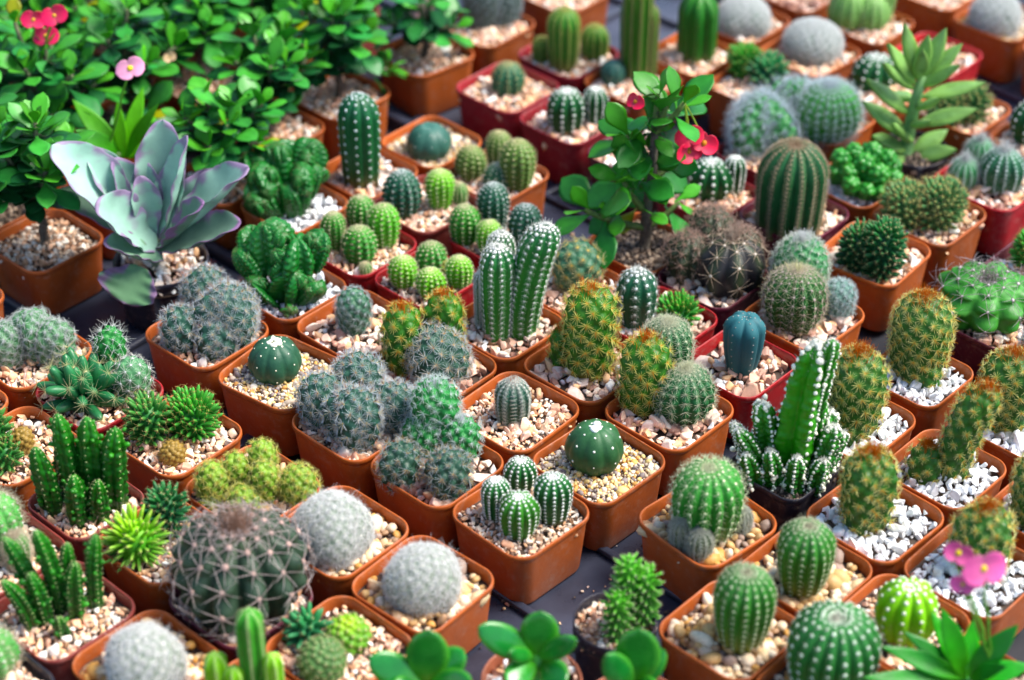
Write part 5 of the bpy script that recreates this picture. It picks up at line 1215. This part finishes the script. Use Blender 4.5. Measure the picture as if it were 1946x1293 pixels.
stalk_flowers('lime_leaf', .025, (.85, .40, .58), (.80, .70, .1), RIM + .03)
stalk_flowers('pink_flower', .026, (.82, .16, .42), (.80, .70, .06), RIM + .02)

def succulent(key, shape, thick, col, m, cup=.1, bend=.1, face=(0, -.25, 1), edge=None, mid=None, colf=None, nu=14, nv=18, wave=0, seed=0, stem=None, wid=1.0, name='leaf', labels=None):
    e = ROOT[key]; rng = np.random.default_rng(seed)
    for k, (x0, y0, z0, x1, y1, z1, w) in enumerate(CUSTOM[key]):
        b = np.array([x0, y0, z0]) * mm + [0, 0, RIM]; t = np.array([x1, y1, z1]) * mm + [0, 0, RIM]
        f = np.array(face, float)
        c = col[k % len(col)] if isinstance(col, list) else col
        f2 = face[k] if isinstance(face, list) else f
        build(name, [leaf(b, t, w * mm * wid, rng, thick, shape, cup, bend if not isinstance(bend, list) else bend[k], face=f2, col=c, edge=edge, mid=mid, colf=colf, nu=nu, nv=nv, wave=wave)], M[m], e)
    if stem:
        stem_mesh('stem', e, *stem)

def kal_col(V, U, c, rng):
    """blue-grey blade, purple margin, purple blotches near the margin"""
    s = 900.0; ph = rng.uniform(0, 50, 6)
    p = V * s / 4
    nz = (np.sin(p[:, 0] * .9 + ph[0]) + np.sin(p[:, 2] * 1.3 + ph[1] + 1.3 * np.sin(p[:, 0] * .5)) + np.sin(p[:, 1] * 1.1 + p[:, 0] * .7 + ph[2]) + .7 * np.sin(p[:, 2] * 3.1 + ph[3]) + .7 * np.sin(p[:, 0] * 2.7 + ph[4])) / 4
    ed = np.abs(U[:, 1]) ** 2.6 + np.clip((U[:, 0] - .88) / .12, 0, 1)
    k = np.clip((ed * 1.15 + nz * .85 - .66) * 3.0, 0, 1)[:, None] * .85
    k2 = np.clip((nz - .42) * 6, 0, 1)[:, None] * .30 * (U[:, 0:1] > .3)
    k = np.maximum(k, k2) * .82
    return c * (1 - k) + np.array((.24, .08, .25)) * k
fk = [(.8, -.5, .7), (.5, -.6, .6), (.1, -1, .3), (-.9, -.4, .3), (.4, -.8, .3), (.2, -.9, .3), (-.6, -.1, .9), (-.2, -.3, 1), (.3, -.4, 1), (.1, -.3, 1), (0, -.8, .8), (.6, -.3, .6), (-.2, -.2, 1), (-.5, -.5, .6), (.6, -.5, .5), (-.3, -.8, .4)]
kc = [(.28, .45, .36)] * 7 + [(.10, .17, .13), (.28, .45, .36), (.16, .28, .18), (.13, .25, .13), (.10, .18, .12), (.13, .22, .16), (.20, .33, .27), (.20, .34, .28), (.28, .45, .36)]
succulent('kalanchoe', 'paddle', .0030, kc, 'powder', cup=.42, bend=-.14, face=fk, colf=kal_col, nu=40, nv=44, wave=.045, seed=31, wid=1.22)
stem_mesh('stem', ROOT['kalanchoe'], [(-.003, 0, TIPZ), (-.003, 0, RIM + .006), (-.002, .003, RIM + .018)], [.005, .005, .004], (.18, .22, .15))

succulent('tall_leaf', 'lance', .0055, (.20, .36, .10), 'waxy', cup=.16, bend=-.10, face=(0, -.5, 1), mid=(.24, .42, .18), seed=32, wid=1.0, colf=mottled)
stem_mesh('stem', ROOT['tall_leaf'], [(-.006, 0, TIPZ), (-.006, 0, RIM + .012), (-.004, 0, RIM + .040), (-.001, 0, RIM + .062)], [.0055, .005, .0046, .003], (.20, .36, .14), 'waxy')
succulent('lime_leaf', 'lance', .0010, [(.10, .36, .015), (.13, .44, .015), (.12, .40, .02), (.16, .50, .02), (.05, .24, .02)], 'leaf', cup=.16, bend=.12, face=(0, -.6, 1), seed=33, nu=10, nv=12)
stem_mesh('stem', ROOT['lime_leaf'], [(.006, .0, TIPZ), (.006, 0, RIM + .02), (.006, 0, RIM + .028)], .003, (.10, .20, .05), 'waxy')
for kx in ('jade_a', 'jade_b', 'jade_c'):
    succulent(kx, 'round', .0048, [(.025, .19, .025), (.018, .15, .028), (.022, .17, .028)], 'glossy', cup=.06, bend=-.06, face=(0, -.75, .8), seed=34, edge=(.07, .26, .04), colf=mottled, wid=1.0)
    x0, y0, z0 = CUSTOM[kx][0][:3]
    stem_mesh('stem', ROOT[kx], [(x0 * mm, y0 * mm, TIPZ), (x0 * mm, y0 * mm, RIM + z0 * mm + .002)], [.0042, .0036], (.06, .26, .04), 'waxy')
succulent('pink_flower', 'lance', .0016, [(.035, .30, .03), (.05, .36, .03), (.03, .24, .03)], 'leaf', cup=.16, bend=.10, face=(0, -.6, 1), seed=35, colf=mottled)
x0, y0, z0 = CUSTOM['pink_flower'][0][:3]
stem_mesh('stem', ROOT['pink_flower'], [(x0 * mm, y0 * mm, TIPZ), (x0 * mm, y0 * mm, RIM + z0 * mm)], .0035, (.06, .24, .05), 'waxy')

# ---- tufts of wool and buds crowding the pillar's edges
def pillar_wool():
    e = ROOT['pillar']; rng = np.random.default_rng(88)
    st = [o for o in e.children if o.name.startswith('cactus_stem')]
    for o in st:
        ar = [c_ for c_ in o.children if c_.name.startswith('areoles')]
        if not ar: continue
        co = np.empty(len(ar[0].data.vertices) * 3, np.float32); ar[0].data.vertices.foreach_get('co', co); co = co.reshape(-1, 3).astype(float)
        P_ = co[rng.integers(0, len(co), max(20, len(co) // 60))]
        clump = np.sin(P_[:, 2] * 170 + P_[:, 0] * 90) > .1
        P_ = P_[clump] + rng.normal(0, .0011, (clump.sum(), 3))
        if len(P_): build('wool_tufts', [blobs(P_, norm(rng.normal(size=P_.shape)), rng.uniform(.0007, .0017, len(P_)), (.80, .79, .66), rng, .8, ICO1)], M['wool'], o)
pillar_wool()

# ---- grit spilled on the trays
def grit():
    rng = np.random.default_rng(66); ch = []
    for cx, cy, s_, n_ in ((.055, -.16, .045, 60), (.09, -.12, .04, 40), (-.17, -.06, .05, 14), (.09, .18, .05, 16), (-.05, .30, .05, 14), (.40, .30, .06, 14), (.10, -.21, .03, 10), (-.02, -.20, .04, 12)):
        for _ in range(n_):
            V0, F0 = CHIPS[rng.integers(0, 14)]; q = rng.uniform(.0006, .0021)
            t = rng.uniform(0, 6.28); Rm = np.array([[math.cos(t), -math.sin(t), 0], [math.sin(t), math.cos(t), 0], [0, 0, 1]])
            p = np.array([cx + rng.normal(0, s_), cy + rng.normal(0, s_), q * .4])
            cc_ = GRAVEL['pink'][2][rng.integers(0, 7)] if rng.uniform() < .6 else (.09, .06, .045)
            ch.append(((V0 @ Rm.T) * q + p, F0, tuple(np.array(cc_) * .8)))
    o = build('spilled_grit', ch, M['stone'], smooth=False)
    o['kind'] = 'stuff'; o['label'] = 'loose grit spilled on the dark trays between the pots'; o['category'] = 'grit'
grit()
